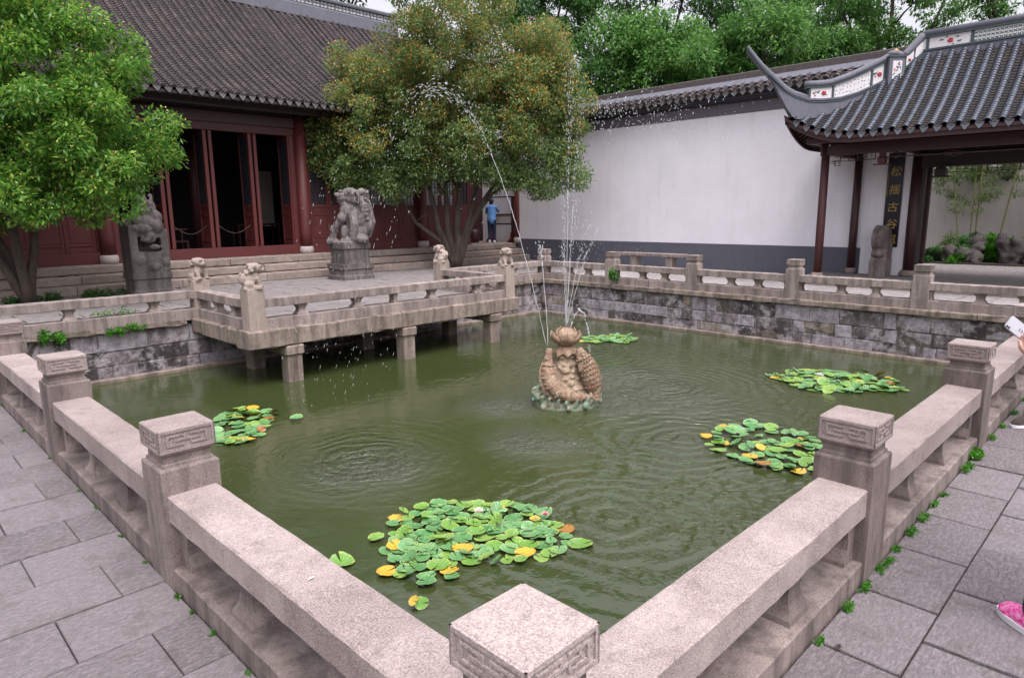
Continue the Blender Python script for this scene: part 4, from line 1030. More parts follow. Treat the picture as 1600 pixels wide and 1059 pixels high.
# the upright block with its painted panel
m = MB(); hbox(m, -8.70, -8.36, 4.30, 4.98, -.14, .16); m.build('ridge_block', 'ridge_grey', hr)
m = MB(); hbox(m, -8.63, -8.43, 4.52, 4.90, .161, .172); wp = m.build('white_panel', 'white_panel', hr)
m = MB(); rr = random.Random(8)
for i in range(16):
    s, z_ = -8.61 + .16 * rr.random(), 4.55 + .32 * rr.random(); m.ell(hp(s, z_, .173), (.013, .013, .016), 6, 4)
m.build('painted_leaves', 'leaf_green', wp)
m = MB()
for i in range(7):
    s, z_ = -8.60 + .14 * rr.random(), 4.55 + .32 * rr.random(); m.ell(hp(s, z_, .174), (.014, .014, .014), 6, 4)
m.build('painted_flower', 'petal_red', wp)
m = MB(); hbox(m, -8.72, -8.34, 4.981, 5.02, -.16, .18); m.build('ridge_line', 'teal_line', hr)
m = MB(); m.ell(hp(-8.52, 5.07, .0), (.15, .15, .09), 12, 8); m.ell(hp(-8.60, 5.04, .1), (.08, .08, .07), 10, 6); m.build('scroll_finial', 'ridge_grey', hr, True)
m = MB(); m.ell(hp(-8.52, 5.12, .08), (.05, .05, .05), 10, 6); m.build('gilt_flower', 'gold', hr, True)
# steep upper part of the hip up to the main ridge
U0 = [(-8.78, 5.05), (-9.16, 5.42)]
m = MB()
for (za, zb, hw, mt) in ():
    pass
def slant(s0, z00, z01, s1, z10, z11, hw):
    b = MB(); b.add([hp(s0, z00, -hw), hp(s0, z00, hw), hp(s0, z01, hw), hp(s0, z01, -hw), hp(s1, z10, -hw), hp(s1, z10, hw), hp(s1, z11, hw), hp(s1, z11, -hw)], [(0, 1, 2, 3), (7, 6, 5, 4), (0, 4, 5, 1), (1, 5, 6, 2), (2, 6, 7, 3), (3, 7, 4, 0)]); return b
slant(-8.72, 4.40, 4.70, -9.2, 4.9, 5.12, .09).build('ridge_body', 'ridge_grey', hr)
slant(-8.72, 4.701, 4.76, -9.2, 5.121, 5.17, .11).build('ridge_line', 'teal_line', hr)
slant(-8.78, 4.80, 5.03, -8.93, 4.93, 5.16, .06).build('white_panel', 'white_panel', hr); slant(-8.97, 4.96, 5.19, -9.18, 5.15, 5.38, .06).build('white_panel', 'white_panel', hr)
m = MB(); m.ell(hp(-8.85, 4.94, .062), (.03, .03, .03), 7, 5); m.build('painted_flower', 'petal_red', hr)
m = MB(); m.tube([hp(-8.72, 5.03, 0), hp(-8.80, 5.08, 0), hp(-9.02, 5.32, 0), hp(-9.12, 5.43, 0), hp(-9.22, 5.46, 0)], [.07, .085, .09, .09, .08], 12); m.build('ridge_cap', 'ridge_grey', hr, True)
# main ridge
R0, R1 = GY0, 3.62
mr = MB().box((RX - .10, R0, 4.85), (RX + .10, R1, 5.10), .01).build('main_ridge', 'ridge_grey', pav)
MB().box((RX - .12, R0, 5.101), (RX + .12, R1, 5.14)).build('ridge_line', 'teal_line', mr)
MB().box((RX - .06, R0, 5.141), (RX + .06, R1, 5.38)).build('white_panel', 'white_panel', mr)
MB().box((RX - .10, R0, 5.381), (RX + .10, R1, 5.41)).build('ridge_line', 'teal_line', mr)
MB().tube([(RX, R0, 5.47), (RX, R1 + .03, 5.47)], .085, 12).build('ridge_cap', 'ridge_grey', mr, True)
m = MB(); rr = random.Random(4)
for y in (3.55, 2.72): m.box((RX - .075, y - .03, 5.142), (RX - .061, y + .03, 5.38))
m.build('panel_frame', 'teal_line', mr)
m = MB()
for k in range(5): a = k * 1.257; m.ell((RX - .066, 3.12 + .035 * math.cos(a), 5.26 + .03 * math.sin(a)), (.014, .026, .024), 7, 4)
m.build('painted_flower', 'petal_red', mr)
m = MB()
for dy, dz in ((.12, .03), (-.12, -.03), (.05, .07), (-.04, -.07), (-.09, .05)): m.tube([(RX - .064, 3.12 + dy, 5.26 + dz), (RX - .068, 3.12 + dy * 1.4, 5.26 + dz * 1.2), (RX - .064, 3.12 + dy * 1.8, 5.26 + dz * .9)], [.003, .014, .002], 5)
y = 2.66
while y > -1.5:
    for j in range(3):
        z_ = 5.175 + j * .075; m.tube([(RX - .063, y - .03, z_ - .022), (RX - .063, y + .03, z_ + .022)], .007, 4); m.tube([(RX - .063, y - .03, z_ + .022), (RX - .063, y + .03, z_ - .022)], .007, 4)
    y -= .075
m.build('pierced_pattern', 'leaf_green', mr)['kind'] = 'stuff'

# couplet board with its gilt characters
bdv = empty('couplet_board', (17.07, 4.08, 1.9), 'long black board with five gilt characters hung on the white wall by the gate', 'couplet board')
MB().box((17.055, 3.92, .80), (17.095, 4.27, 3.0), .006).build('board', 'board_black', bdv)
def glyph(ch, y, z, size, name='gilt_character', par=bdv, x=17.052):
    cu = bpy.data.curves.new('g', 'FONT'); cu.body = ch; cu.size = size; cu.extrude = .004; cu.align_x = 'CENTER'; cu.align_y = 'CENTER'; cu.offset = size * .004; cu.shear = .12
    ob = bpy.data.objects.new('g', cu); COL.objects.link(ob); dg = bpy.context.evaluated_depsgraph_get()
    me = bpy.data.meshes.new_from_object(ob.evaluated_get(dg)); bpy.data.objects.remove(ob); bpy.data.curves.remove(cu)
    if len(me.vertices):
        c_ = np.empty(len(me.vertices) * 3, 'f'); me.vertices.foreach_get('co', c_); c_ = c_.reshape(-1, 3)
        c_[:, :2] -= (c_[:, :2].max(0) + c_[:, :2].min(0)) / 2; me.vertices.foreach_set('co', c_.ravel())
    me.materials.clear(); o = link(name, me, 'gold', par, Vector((x, y, z)) - off(par)); o.rotation_euler = (rad(90), 0, rad(-90)); return o
for ch_, z_ in zip('松摇古谷風', (2.58, 2.16, 1.75, 1.35, .98)): glyph(ch_, 4.08, z_, .245)
m = MB(); z_ = 2.5; rr = random.Random(2)
while z_ > 1.98:
    for q in range(3): m.box((17.050, 4.225 + rr.uniform(-.008, .008), z_ + q * .013), (17.056, 4.25 + rr.uniform(-.01, .01), z_ + q * .013 + .006))
    z_ -= .055
m.build('small_inscription', 'gold', bdv)
# drum stone at the gate
ds = empty('drum_stone', (16.7, 4.22, .12), 'weathered drum-shaped gate stone standing before the couplet board', 'gate stone')
m = MB(); m.box((16.48, 3.98, .10), (16.98, 4.34, .52)); m.box((16.52, 4.00, .5), (16.9, 4.32, .74)); m.ell((16.68, 4.16, .74), (.24, .16, .09))
dr = MB(); seg = 26; vs = []; 
for w, r_ in ((-.155, .25), (-.13, .30), (.13, .30), (.155, .25)): vs += [(16.70 + r_ * math.cos(2 * math.pi * k / seg), 4.17 + w, 1.01 + r_ * 1.05 * math.sin(2 * math.pi * k / seg)) for k in range(seg)]
fs = [(i * seg + k, i * seg + (k + 1) % seg, (i + 1) * seg + (k + 1) % seg, (i + 1) * seg + k) for i in range(3) for k in range(seg)] + [tuple(range(seg)), tuple(range(3 * seg, 4 * seg))]
dr.add(vs, fs)
remesh(dr, 'drum', .016, 'granite_side', ds, 1, .006, 9); m.ell((16.55, 4.16, .66), (.16, .17, .10)); m.ell((16.9, 4.16, .72), (.1, .17, .12)); m.box((16.9, 4.00, .5), (17.02, 4.34, .92))
remesh(m, 'base', .018, 'granite_side', ds, 2, .006, 9)
# ================================================================ BENCH, STATUES
t = empty('stone_bench', (15.55, 9.8, 0), 'low stone bench against the dark base of the white wall', 'bench')
MB().box((15.38, 8.75, .44), (15.72, 10.85, .53), .01).build('seat', 'granite_far', t)
for y in (9.2, 10.4): MB().box((15.42, y - .1, -.01), (15.68, y + .1, .439), .01).build('leg', 'granite_far', t)

def ped(t, x0, y0, x1, y1, z1, nm='pedestal'):
    m = MB(); cx, cy = (x0 + x1) / 2, (y0 + y1) / 2; hx, hy = (x1 - x0) / 2, (y1 - y0) / 2
    m.frustum(cx, cy, [((hx, hy), -.02), ((hx, hy), .10), ((hx - .025, hy - .025), .13), ((hx - .03, hy - .03), z1 - .16), ((hx - .0, hy - .0), z1 - .13), ((hx, hy), z1)])
    o = m.build(nm, 'statue_stone', t); return o
# statue 1: carved rockwork beast on a block, half under the green tree
s1 = empty('stone_statue', (3.85, 15.25, 0), 'grey carved stone lion group on a block pedestal, partly under the bright green tree', 'stone statue', 'carved stone statues before the hall')
ped(s1, 3.42, 14.9, 4.22, 15.6, .50)
m = MB()
m.box((3.43, 14.92, .48), (4.21, 15.58, .95)); m.box((3.43, 14.93, .9), (3.60, 15.58, 1.52)); m.box((4.06, 14.93, .9), (4.21, 15.5, 1.42)); m.box((3.5, 15.28, .9), (4.15, 15.58, 1.6))
m.ell((3.55, 15.3, 1.5), (.16, .26, .2)); m.ell((3.85, 15.0, 1.26), (.15, .13, .14)); m.ell((3.74, 14.93, 1.20), (.10, .07, .05)); m.ell((3.92, 14.92, 1.05), (.12, .07, .06))
m.ell((3.72, 14.97, 1.43), (.20, .12, .11)); m.ell((4.02, 15.0, 1.48), (.15, .14, .17)); m.ell((3.80, 15.1, 1.58), (.26, .20, .18)); m.ell((4.05, 15.08, 1.68), (.14, .14, .16))
m.ell((3.82, 15.15, 1.80), (.19, .17, .20)); m.ell((3.80, 15.14, 2.02), (.14, .13, .17)); m.ell((3.80, 15.16, 2.22), (.10, .10, .14)); m.ell((3.73, 15.1, 2.30), (.10, .08, .06)); m.ell((4.0, 15.12, 1.90), (.09, .09, .12))
m.ell((3.64, 15.0, 1.62), (.10, .09, .10)); m.tube([(3.86, 15.22, 1.8), (3.72, 15.24, 2.05), (3.76, 15.2, 2.40)], [.08, .06, .035], 8); m.ell((4.12, 14.93, .72), (.10, .05, .10)); m.ell((3.6, 14.93, .78), (.14, .05, .12)); m.ell((3.88, 14.92, .62), (.12, .05, .09))
rr = random.Random(12)
for i in range(60):
    a = rr.uniform(-.3, 3.4); z = rr.uniform(1.25, 2.15); r_ = .30 * (1 - (z - 1.2) * .55)
    m.ell((3.84 + r_ * math.cos(a) * 1.1, 15.15 - r_ * math.sin(a) * .75, z), (rr.uniform(.03, .06),) * 3, 7, 5)
remesh(m, 'carved_lions', .018, 'statue_stone', s1, 1, .008, 12)
# statue 2: rearing lion on a banded pedestal
s2 = empty('stone_statue', (8.72, 14.8, 0), 'grey stone lion looking left, seated on a banded pedestal before the lattice doors', 'stone statue', 'carved stone statues before the hall')
ped(s2, 8.26, 14.42, 9.18, 15.26, .42); p2 = ped(s2, 8.31, 14.47, 9.13, 15.21, .95, 'pedestal_block')
for v in p2.data.vertices: v.co.z = max(v.co.z, .38)
m = MB()
def q2(s_, z, d=0.0): return (8.72 + (s_ + d) * .7071, 14.84 + (d - s_) * .7071, z)
m.box((8.33, 14.49, .9), (9.11, 15.19, 1.0))
for s_, z, d, a, b, c in ((.22, 1.18, .05, .34, .30, .34), (.18, 1.55, .05, .33, .30, .40), (.02, 1.78, -.05, .26, .24, .28), (.40, 1.85, .08, .20, .22, .42), (.12, 2.14, .0, .30, .26, .24), (-.08, 2.12, -.12, .19, .18, .11), (-.06, 1.97, -.12, .14, .14, .05), (-.20, 2.18, -.12, .06, .07, .05),
        (-.02, 2.27, -.16, .08, .06, .05), (.38, 2.28, .04, .13, .13, .11), (-.34, 1.30, -.12, .15, .15, .14), (-.42, 1.02, -.08, .20, .17, .11), (.36, 1.06, -.15, .22, .2, .13), (-.06, 1.22, -.2, .13, .12, .22), (.05, 1.02, -.22, .16, .14, .10), (-.10, 1.62, -.2, .16, .13, .15), (.48, 1.4, .1, .14, .15, .25)):
    m.ell(q2(s_, z, d), (a * .9, b * .9, c), 12, 9)
m.tube([q2(-.02, 1.8, -.1), q2(-.16, 1.55, -.18), q2(-.34, 1.32, -.15), q2(-.40, 1.05, -.12)], [.14, .11, .10, .10], 10); m.tube([q2(.16, 1.75, -.22), q2(.22, 1.45, -.28), q2(.16, 1.05, -.26)], [.13, .11, .10], 10)
m.tube([q2(.45, 1.1, .2), q2(.58, 1.5, .2), q2(.50, 2.0, .15), q2(.40, 2.35, .1)], [.10, .11, .10, .05], 8)
rr = random.Random(5)
for i in range(70):
    a = rr.uniform(-1.2, .55); z = rr.uniform(1.55, 2.30); m.ell(q2(.22 + .32 * math.cos(a), z, .04 - .26 * math.sin(a)), (rr.uniform(.03, .05),) * 3, 7, 5)
m.ell(q2(.10, 2.24, -.06), (.22, .22, .16), 12, 9); m.ell(q2(-.12, 2.20, -.14), (.17, .16, .09), 12, 9); m.ell(q2(-.24, 2.22, -.14), (.06, .07, .05)); m.ell(q2(-.10, 2.30, -.24), (.07, .05, .04)); m.ell(q2(.12, 2.30, -.26), (.06, .05, .08)); m.ell(q2(-.12, 2.03, -.12), (.13, .13, .04), 12, 7)
for k in range(7): m.tube([q2(.28 + .03 * k, 2.3 - .08 * k, -.22 + .04 * k), q2(.36 + .03 * k, 2.15 - .09 * k, -.20 + .05 * k), q2(.34 + .03 * k, 1.95 - .09 * k, -.22 + .05 * k)], [.03, .035, .015], 6)
for i in range(10): m.ell(q2(-.4 + .09 * i, 1.0 + .04 * (i % 2), -.36 + .05 * abs(i - 5)), (.05, .05, .05), 7, 5)
remesh(m, 'seated_lion', .016, 'statue_stone', s2, 1, .008, 14)

# ================================================================ FOUNTAIN
FX, FYY, FZ = 5.86, 4.84, -.89
ft = empty('fountain', (FX, FYY, FZ), 'glazed fountain of two leaping carp under a lotus bud in the pond', 'fountain')
# camera-facing frame of the sculpture: u to the right, v towards the viewer
fu = Vector((.7071, -.7071, 0)); fv = Vector((-.7071, -.7071, 0)); fo = Vector((FX, FYY, FZ))
def fp(u, v, z): return fo + fu * u + fv * v + Vector((0, 0, z))
m = MB(); rr = random.Random(21)
m.lathe(FX, FYY, [(.44, FZ - .15), (.46, FZ + .02), (.44, FZ + .10), (.34, FZ + .14)], 30)
for i in range(44):
    a = 2 * math.pi * i / 44 + rr.uniform(-.05, .05); r_ = rr.uniform(.40, .47)
    m.ell((FX + r_ * math.cos(a), FYY + r_ * math.sin(a), FZ + rr.uniform(.02, .15)), (rr.uniform(.03, .06), rr.uniform(.03, .06), rr.uniform(.03, .06)), 8, 6)
    if i % 2: m.tube([(FX + .43 * math.cos(a), FYY + .43 * math.sin(a), FZ + .06), (FX + .46 * math.cos(a + .06), FYY + .46 * math.sin(a + .06), FZ + .16), (FX + .40 * math.cos(a + .15), FYY + .40 * math.sin(a + .15), FZ + .19), (FX + .38 * math.cos(a + .2), FYY + .38 * math.sin(a + .2), FZ + .15)], [.04, .03, .024, .014], 7)
remesh(m, 'wave_base', .012, 'wave', ft, 1, .006, 18)
m = MB(); m.lathe(FX, FYY, [(.36, FZ), (.34, FZ + .15), (.24, FZ + .38), (.16, FZ + .60), (.12, FZ + .72), (.09, FZ + .78)], 24)
for i in range(70):
    h = rr.uniform(.12, .70); a = rr.uniform(0, 6.28); r_ = .34 - .36 * h + .03
    m.ell((FX + r_ * math.cos(a), FYY + r_ * math.sin(a), FZ + h), (rr.uniform(.03, .06), rr.uniform(.03, .06), rr.uniform(.022, .045)), 8, 6)
remesh(m, 'rock_core', .012, 'f_rock', ft, 1, .005, 20)
# carp: a spine of joints, thick in the middle, forked tail; head with open mouth pointing up
def carp(name, sp, rs, side):
    m = MB(); P = [fp(*p) for p in sp]; m.tube(P, rs, 14)
    for p, r_ in zip(P, rs): m.ell(p, (r_ * 1.0,) * 3, 10, 7)
    o = remesh(m, name, .010, 'carp', ft, 1, .003, 26)
    up = (P[-1] - P[-2]).normalized(); top = P[-1]
    q = MB(); q.tube([top - up * .02, top + up * .035, top + up * .05], [rs[-1] * .9, rs[-1] * 1.05, rs[-1] * .8], 12, cap=False); q.tube([top + up * .05, top + up * .01], [rs[-1] * .8, rs[-1] * .5], 12); q.build('mouth', 'lotus', o, True)
    e = MB(); c = P[-2].lerp(P[-1], .25) + fv * rs[-2] * .82 + fu * side * rs[-2] * .3
    rot = Matrix.Rotation(rad(45), 3, 'Z'); e.ell(c, (.028, .028, .028), 12, 8); e.build('eye', 'f_rock', o, True)
    e = MB(); e.tube([c + Vector((.034 * math.cos(a) * .707, -.034 * math.cos(a) * .707, .034 * math.sin(a))) + fv * .006 for a in np.linspace(0, 6.283, 15)], .008, 6); e.build('eye_ring', 'carp', o, True)
    g_ = MB(); c2 = P[-2] + fv * rs[-2] * .9
    g_.tube([c2 + fu * .06 - Vector((0, 0, .02)), c2 - Vector((0, 0, .06)) + fv * .012, c2 - fu * .05 - Vector((0, 0, .03))], .009, 6); g_.build('gill', 'lotus', o, True)
    # dorsal fin down the outside of the bend
    f = MB(); n = len(P); vs = []; fs = []
    for i in range(1, n - 1):
        t = (P[i + 1] - P[i - 1]).normalized(); d = (t.cross(fv)).normalized() * (1 if side > 0 else -1)
        if (d.dot(fu) * side) < 0: d = -d
        b = P[i] + d * rs[i] * .85; hgt = .04 * math.sin(math.pi * i / (n - 1)) + .015
        for w in (-.008, .008): vs += [b + fv * w, b + d * hgt + fv * w * .4 - t * .03]
    for i in range(n - 3):
        k = 4 * i; fs += [(k, k + 1, k + 5, k + 4), (k + 2, k + 6, k + 7, k + 3), (k + 1, k + 3, k + 7, k + 5)]
    f.add(vs, fs); f.build('dorsal_fin', 'carp', o)
    t0 = P[0]; d0 = (P[0] - P[1]).normalized()
    f = MB(); up_ = Vector((0, 0, 1))
    for sg in (1, -1): f.ext([t0 - fv * .012, t0 + d0 * .06 + up_ * .05 * sg, t0 + d0 * .17 + up_ * (.11 * sg + .03), t0 + d0 * .13 + up_ * .02, t0 + d0 * .07], fv * .024)
    f.build('tail_fin', 'carp', o)
    f = MB(); c3 = P[-3] + fv * rs[-3] * .9; f.ext([c3, c3 - up_ * .05 - fu * .09, c3 - up_ * .13 - fu * .07, c3 - up_ * .09 + fu * .02], fv * .014); f.build('side_fin', 'carp', o)
    # rows of scales
    sc_ = MB()
    for i in range(1, n - 2):
        for k in range(-3, 4):
            for j in range(2):
                p = P[i].lerp(P[i + 1], j * .5); t = (P[i + 1] - P[i]).normalized(); d = t.cross(fv).normalized(); a = k * .38 + j * .19
                r_ = rs[i] * .985; nn = fv * math.cos(a) + d * math.sin(a); sc_.ell(p + nn * r_, (.017, .017, .017), 6, 4)
    sc_.build('scales', 'carp', o, True)['kind'] = 'stuff'
carp('carp', [(.30, .34, .17), (.16, .40, .17), (.02, .42, .19), (-.12, .39, .24), (-.21, .33, .33), (-.255, .27, .43), (-.265, .22, .53), (-.255, .18, .64), (-.245, .17, .75)], [.03, .05, .075, .09, .10, .095, .08, .06, .045], -1)
carp('carp', [(.37, .10, .05), (.36, .13, .16), (.34, .16, .28), (.31, .18, .40), (.27, .18, .52), (.225, .18, .63), (.19, .18, .71), (.175, .18, .75)], [.05, .085, .108, .118, .115, .105, .08, .05], 1)
# lotus bud: whorls of petals
def petal(base, ang, L, Wd, lean, curl, zb, th=.01):
    """thick curved petal"""
    n = 6; vs = []; c, s = math.cos(ang), math.sin(ang)
    for i in range(n + 1):
        t = i / n; out = base + L * (math.sin(lean) * t + curl * math.sin(math.pi * t) * .35); z = zb + L * math.cos(lean) * t
        w = Wd * math.sin(math.pi * min(1, (t * .86 + .16))) ** .8 * (1 if t < 1 else .05)
        for k in (-1, 0, 1):
            o2 = out - abs(k) * w * .32; vs.append((FX + c * o2 - s * w * k, FYY + s * o2 + c * w * k, FZ + z))
    fs = []
    for i in range(n):
        for k in (0, 1): a = i * 3 + k; fs.append((a, a + 1, a + 4, a + 3))
    m_ = MB(); m_.add(vs, fs); return m_
lo = empty('lotus', fo); lo.parent = ft; lo.location = (0, 0, 0)
def petals(ring, n, *a, mt='lotus', ph=0):
    for k in range(n):
        o = petal(a[0], ph + 2 * math.pi * k / n, *a[1:]).build('petal', mt, lo, True, fix=False)
        md = o.modifiers.new('thick', 'SOLIDIFY'); md.thickness = .012; md.offset = 0
petals(0, 6, .055, .26, .105, rad(12), .75, .80, ph=.3); petals(1, 6, .07, .25, .105, rad(38), .6, .80, ph=.8)
petals(2, 5, .04, .25, .095, rad(-2), .55, .81); petals(3, 8, .06, .20, .085, rad(138), .5, .82, ph=.1)
m = MB(); m.lathe(FX, FYY, [(.05, FZ + .70), (.10, FZ + .82), (.14, FZ + .90), (.13, FZ + .98), (.08, FZ + 1.03), (.03, FZ + 1.05)], 16); m.build('bud', 'lotus', lo, True)

# ================================================================ WATER LILIES
def pad_mesh(seed, tilt):
    rr = random.Random(seed); n = 18; vs = [(0, 0, 0)]; a0 = .13
    for ring, rr_ in ((1, .55), (2, 1.0)):
        for k in range(n + 1):
            a = a0 + (2 * math.pi - 2 * a0) * k / n; r_ = rr_ * (1 + .05 * math.sin(3 * a + seed) + .03 * math.sin(7 * a + 2 * seed) + rr.uniform(-.02, .02))
            vs.append((r_ * math.cos(a), r_ * math.sin(a), tilt * (r_ ** 2) * (.12 + .06 * math.sin(2 * a + seed)) + (0.0 if ring == 1 else rr.uniform(0, .09))))
    fs = []
    for k in range(n): fs.append((0, 1 + k, 2 + k)); fs.append((1 + k, 1 + k + n + 1, 2 + k + n + 1, 2 + k))
    me = bpy.data.meshes.new('lily_pad'); me.from_pydata(vs, [], fs); me.polygons.foreach_set('use_smooth', [True] * len(me.polygons)); return me
PADS = {}
for mt in ('pad_green', 'pad_lime', 'pad_yellow', 'pad_brown'):
    L = []
    for k in range(5):
        me = pad_mesh(k, .5 + .5 * (k % 3)); me.materials.append(MAT[mt]); L.append(me)
    PADS[mt] = L
def lily(label, cx, cy, pads, seed, blossoms=()):
    rr = random.Random(seed)
    e = empty('water_lily', (cx, cy, -.89), label, 'water lily', 'water lilies in the pond')
    for (x, y, r_, mt, tip) in pads:
        o = link('lily_pad', rr.choice(PADS[mt]), None, e, (x - cx, y - cy, rr.uniform(.003, .03) + (.03 if tip else 0)))
        o.scale = (r_, r_ * rr.uniform(.85, 1.0), r_ * .8); o.rotation_euler = (rr.uniform(-.10, .10) + (rr.uniform(.25, .7) if tip else 0), rr.uniform(-.10, .10), rr.uniform(0, 6.28))
    for (x, y, z, s, mt) in blossoms:
        b = link('blossom', bpy.data.meshes.new('b'), mt, e, (x - cx, y - cy, z)); q = MB()
        for ring, (n, ln, le) in enumerate(((7, 1.0, 1.0), (6, .85, .6), (5, .7, .25))):
            for k in range(n):
                a = 6.283 * k / n + ring * .4; d = Vector((math.cos(a) * math.sin(le), math.sin(a) * math.sin(le), math.cos(le))); w = Vector((-math.sin(a), math.cos(a), 0))
                q.add([Vector((0, 0, 0)), d * s * ln * .55 + w * s * .22, d * s * ln, d * s * ln * .55 - w * s * .22], [(0, 1, 2, 3)])
        b.data = q.mesh('blossom', [mt], fix=False)
def scatter(poly, n, r0, r1, seed, wts=(6, 3, 1.2, .4), edge_old=True):
    """pads packed inside a hull (centre, half axes), rotated; older (yellow) ones towards the rim"""
    rr = random.Random(seed); out = []; (cx, cy, ax, ay, rot) = poly; tries = 0
    while len(out) < n and tries < 9000:
        tries += 1
        t = rr.uniform(0, 6.283); q = math.sqrt(rr.random()); u, v = ax * q * math.cos(t), ay * q * math.sin(t)
        wob = .78 + .3 * mn.noise(Vector((math.cos(t) * 1.3 + seed, math.sin(t) * 1.3, 0)))
        u *= wob + .15; v *= wob + .15
        x = cx + u * math.cos(rot) - v * math.sin(rot); y = cy + u * math.sin(rot) + v * math.cos(rot); r_ = rr.uniform(r0, r1)
        if all((x - a) ** 2 + (y - b) ** 2 > ((r_ + c) * .50) ** 2 for a, b, c, _, _ in out):
            w = list(wts)
            if q > .8 and edge_old: w[2] *= 4.5; w[3] *= 3; w[1] *= 1.6
            out.append((x, y, r_, rr.choices(('pad_green', 'pad_lime', 'pad_yellow', 'pad_brown'), w)[0], rr.random() < .16))
    return out
big = scatter((2.40, 2.86, .88, .60, rad(-45)), 135, .05, .092, 3, (6, 3, .16, .1))
big += scatter((1.83, 2.78, .42, .30, rad(-45)), 26, .05, .085, 8, (6, 3, .3, .2))
big += [(1.36, 3.24, .10, 'pad_lime', 0), (1.75, 3.36, .07, 'pad_lime', 0), (2.83, 2.12, .10, 'pad_lime', 0), (1.42, 2.33, .05, 'pad_lime', 1), (1.38, 2.36, .04, 'pad_yellow', 1)]
lily('largest patch of lily pads, nearest the front corner post of the pond', 2.2, 2.7, big, 1, [(2.93, 2.58, .06, .05, 'flower_pink'), (2.55, 3.0, .08, .06, 'flower_cream'), (1.40, 2.38, .02, .04, 'flower_pink')])
lily('lily pads floating beside the near left rail, with some orange leaves', 2.3, 7.1, scatter((2.25, 7.15, .45, .78, rad(-35)), 64, .055, .10, 17, (6, 3, .9, .4)) + [(2.88, 6.85, .09, 'pad_green', 0)], 2)
lily('lily pads behind the near right post, yellow along the lower edge', 6.2, 2.0, scatter((6.05, 1.95, .72, .85, rad(-45)), 112, .05, .09, 31, (6, 3, .35, .1)), 3)
lily('wide flat patch of lily pads nearest the wall opposite, on the right', 9.5, 2.5, scatter((9.55, 2.5, 1.05, .72, rad(-62)), 150, .055, .095, 41, (6, 3, .35, .1)), 4, [(9.45, 2.75, .06, .08, 'flower_cream')])
lily('small far patch of lily pads directly behind the fountain', 10.0, 7.2, scatter((10.0, 7.2, .62, .45, rad(-40)), 74, .055, .095, 51, (6, 2.5, .05, .05)), 5)

# ================================================================ TREES
def leaves(name, mat, centres, n, size, parent, aspect=.42, seed=1, shell=.55, droop=.3, fold=.25, tone_bias=0.0):
    """leaf-sized blades spread through a set of ellipsoidal clumps; each leaf its own random tone"""
    R = np.random.default_rng(seed); C = np.array([c[:3] for c in centres]); Rr = np.array([c[3:6] for c in centres])
    vol = (Rr.prod(1)) ** (2 / 3); idx = R.choice(len(C), n, p=vol / vol.sum())
    d = R.normal(size=(n, 3)); d /= np.linalg.norm(d, axis=1)[:, None]
    q = (shell + (1 - shell) * R.random(n)) ; q = np.where(R.random(n) < .25, R.random(n) ** .5, q) * (1 + .08 * R.normal(size=n))
    p = C[idx] + d * Rr[idx] * q[:, None]
    # each leaf: long axis roughly outward and drooping, blade normal random about up
    ax = d * .6 + R.normal(size=(n, 3)) * .7; ax[:, 2] -= droop; ax /= np.linalg.norm(ax, axis=1)[:, None]
    up = R.normal(size=(n, 3)) * .55; up[:, 2] += 1.0; sd_ = np.cross(ax, up); sd_ /= np.linalg.norm(sd_, axis=1)[:, None]; nr = np.cross(sd_, ax)
    L = size * R.uniform(.65, 1.25, n)[:, None]; Wd = L * aspect * .5
    a = p; m1 = p + ax * L * .45 + sd_ * Wd + nr * (-fold * Wd); m2 = p + ax * L * .45 - sd_ * Wd + nr * (-fold * Wd); b = p + ax * L; mid = p + ax * L * .45
    V = np.stack([a, m1, b, m2], 1).reshape(-1, 3)
    f = np.arange(n * 4).reshape(-1, 4); tri = np.concatenate([f[:, [0, 1, 2]], f[:, [0, 2, 3]]])
    me = bpy.data.meshes.new(name); o_ = off(parent); V = V - np.array(o_)
    me.vertices.add(len(V)); me.vertices.foreach_set('co', V.ravel().astype('f'))
    me.loops.add(len(tri) * 3); me.loops.foreach_set('vertex_index', tri.ravel().astype('i'))
    me.polygons.add(len(tri)); me.polygons.foreach_set('loop_start', np.arange(0, len(tri) * 3, 3, dtype='i')); me.polygons.foreach_set('loop_total', np.full(len(tri), 3, 'i'))
    tone = np.clip(R.normal(.45 + tone_bias, .2, n) + .22 * (R.random(len(C))[idx] - .5), 0, 1)
    at = me.attributes.new('tone', 'FLOAT', 'POINT'); at.data.foreach_set('value', np.repeat(tone, 4).astype('f'))
    me.update(); me.validate(); return link(name, me, mat, parent)
def clumps(blobs, per, seed, rmin=.28, rmax=.55, squash=.75):
    """break big envelope ellipsoids (x,y,z,rx,ry,rz) into many small leaf clumps on and inside their surface"""
    R = random.Random(seed); out = []
    for (x, y, z, rx, ry, rz) in blobs:
        for i in range(max(5, int(per * (rx * ry * rz) ** (2 / 3)))):
            while True:
                d = Vector((R.gauss(0, 1), R.gauss(0, 1), R.gauss(0, 1))).normalized()
                if True: break
            q = R.uniform(.62, 1.02) if R.random() < .8 else R.uniform(.2, .6); r_ = R.uniform(rmin, rmax)
            out.append((x + d.x * rx * q, y + d.y * ry * q, z + d.z * rz * q, r_, r_, r_ * squash))
    return out
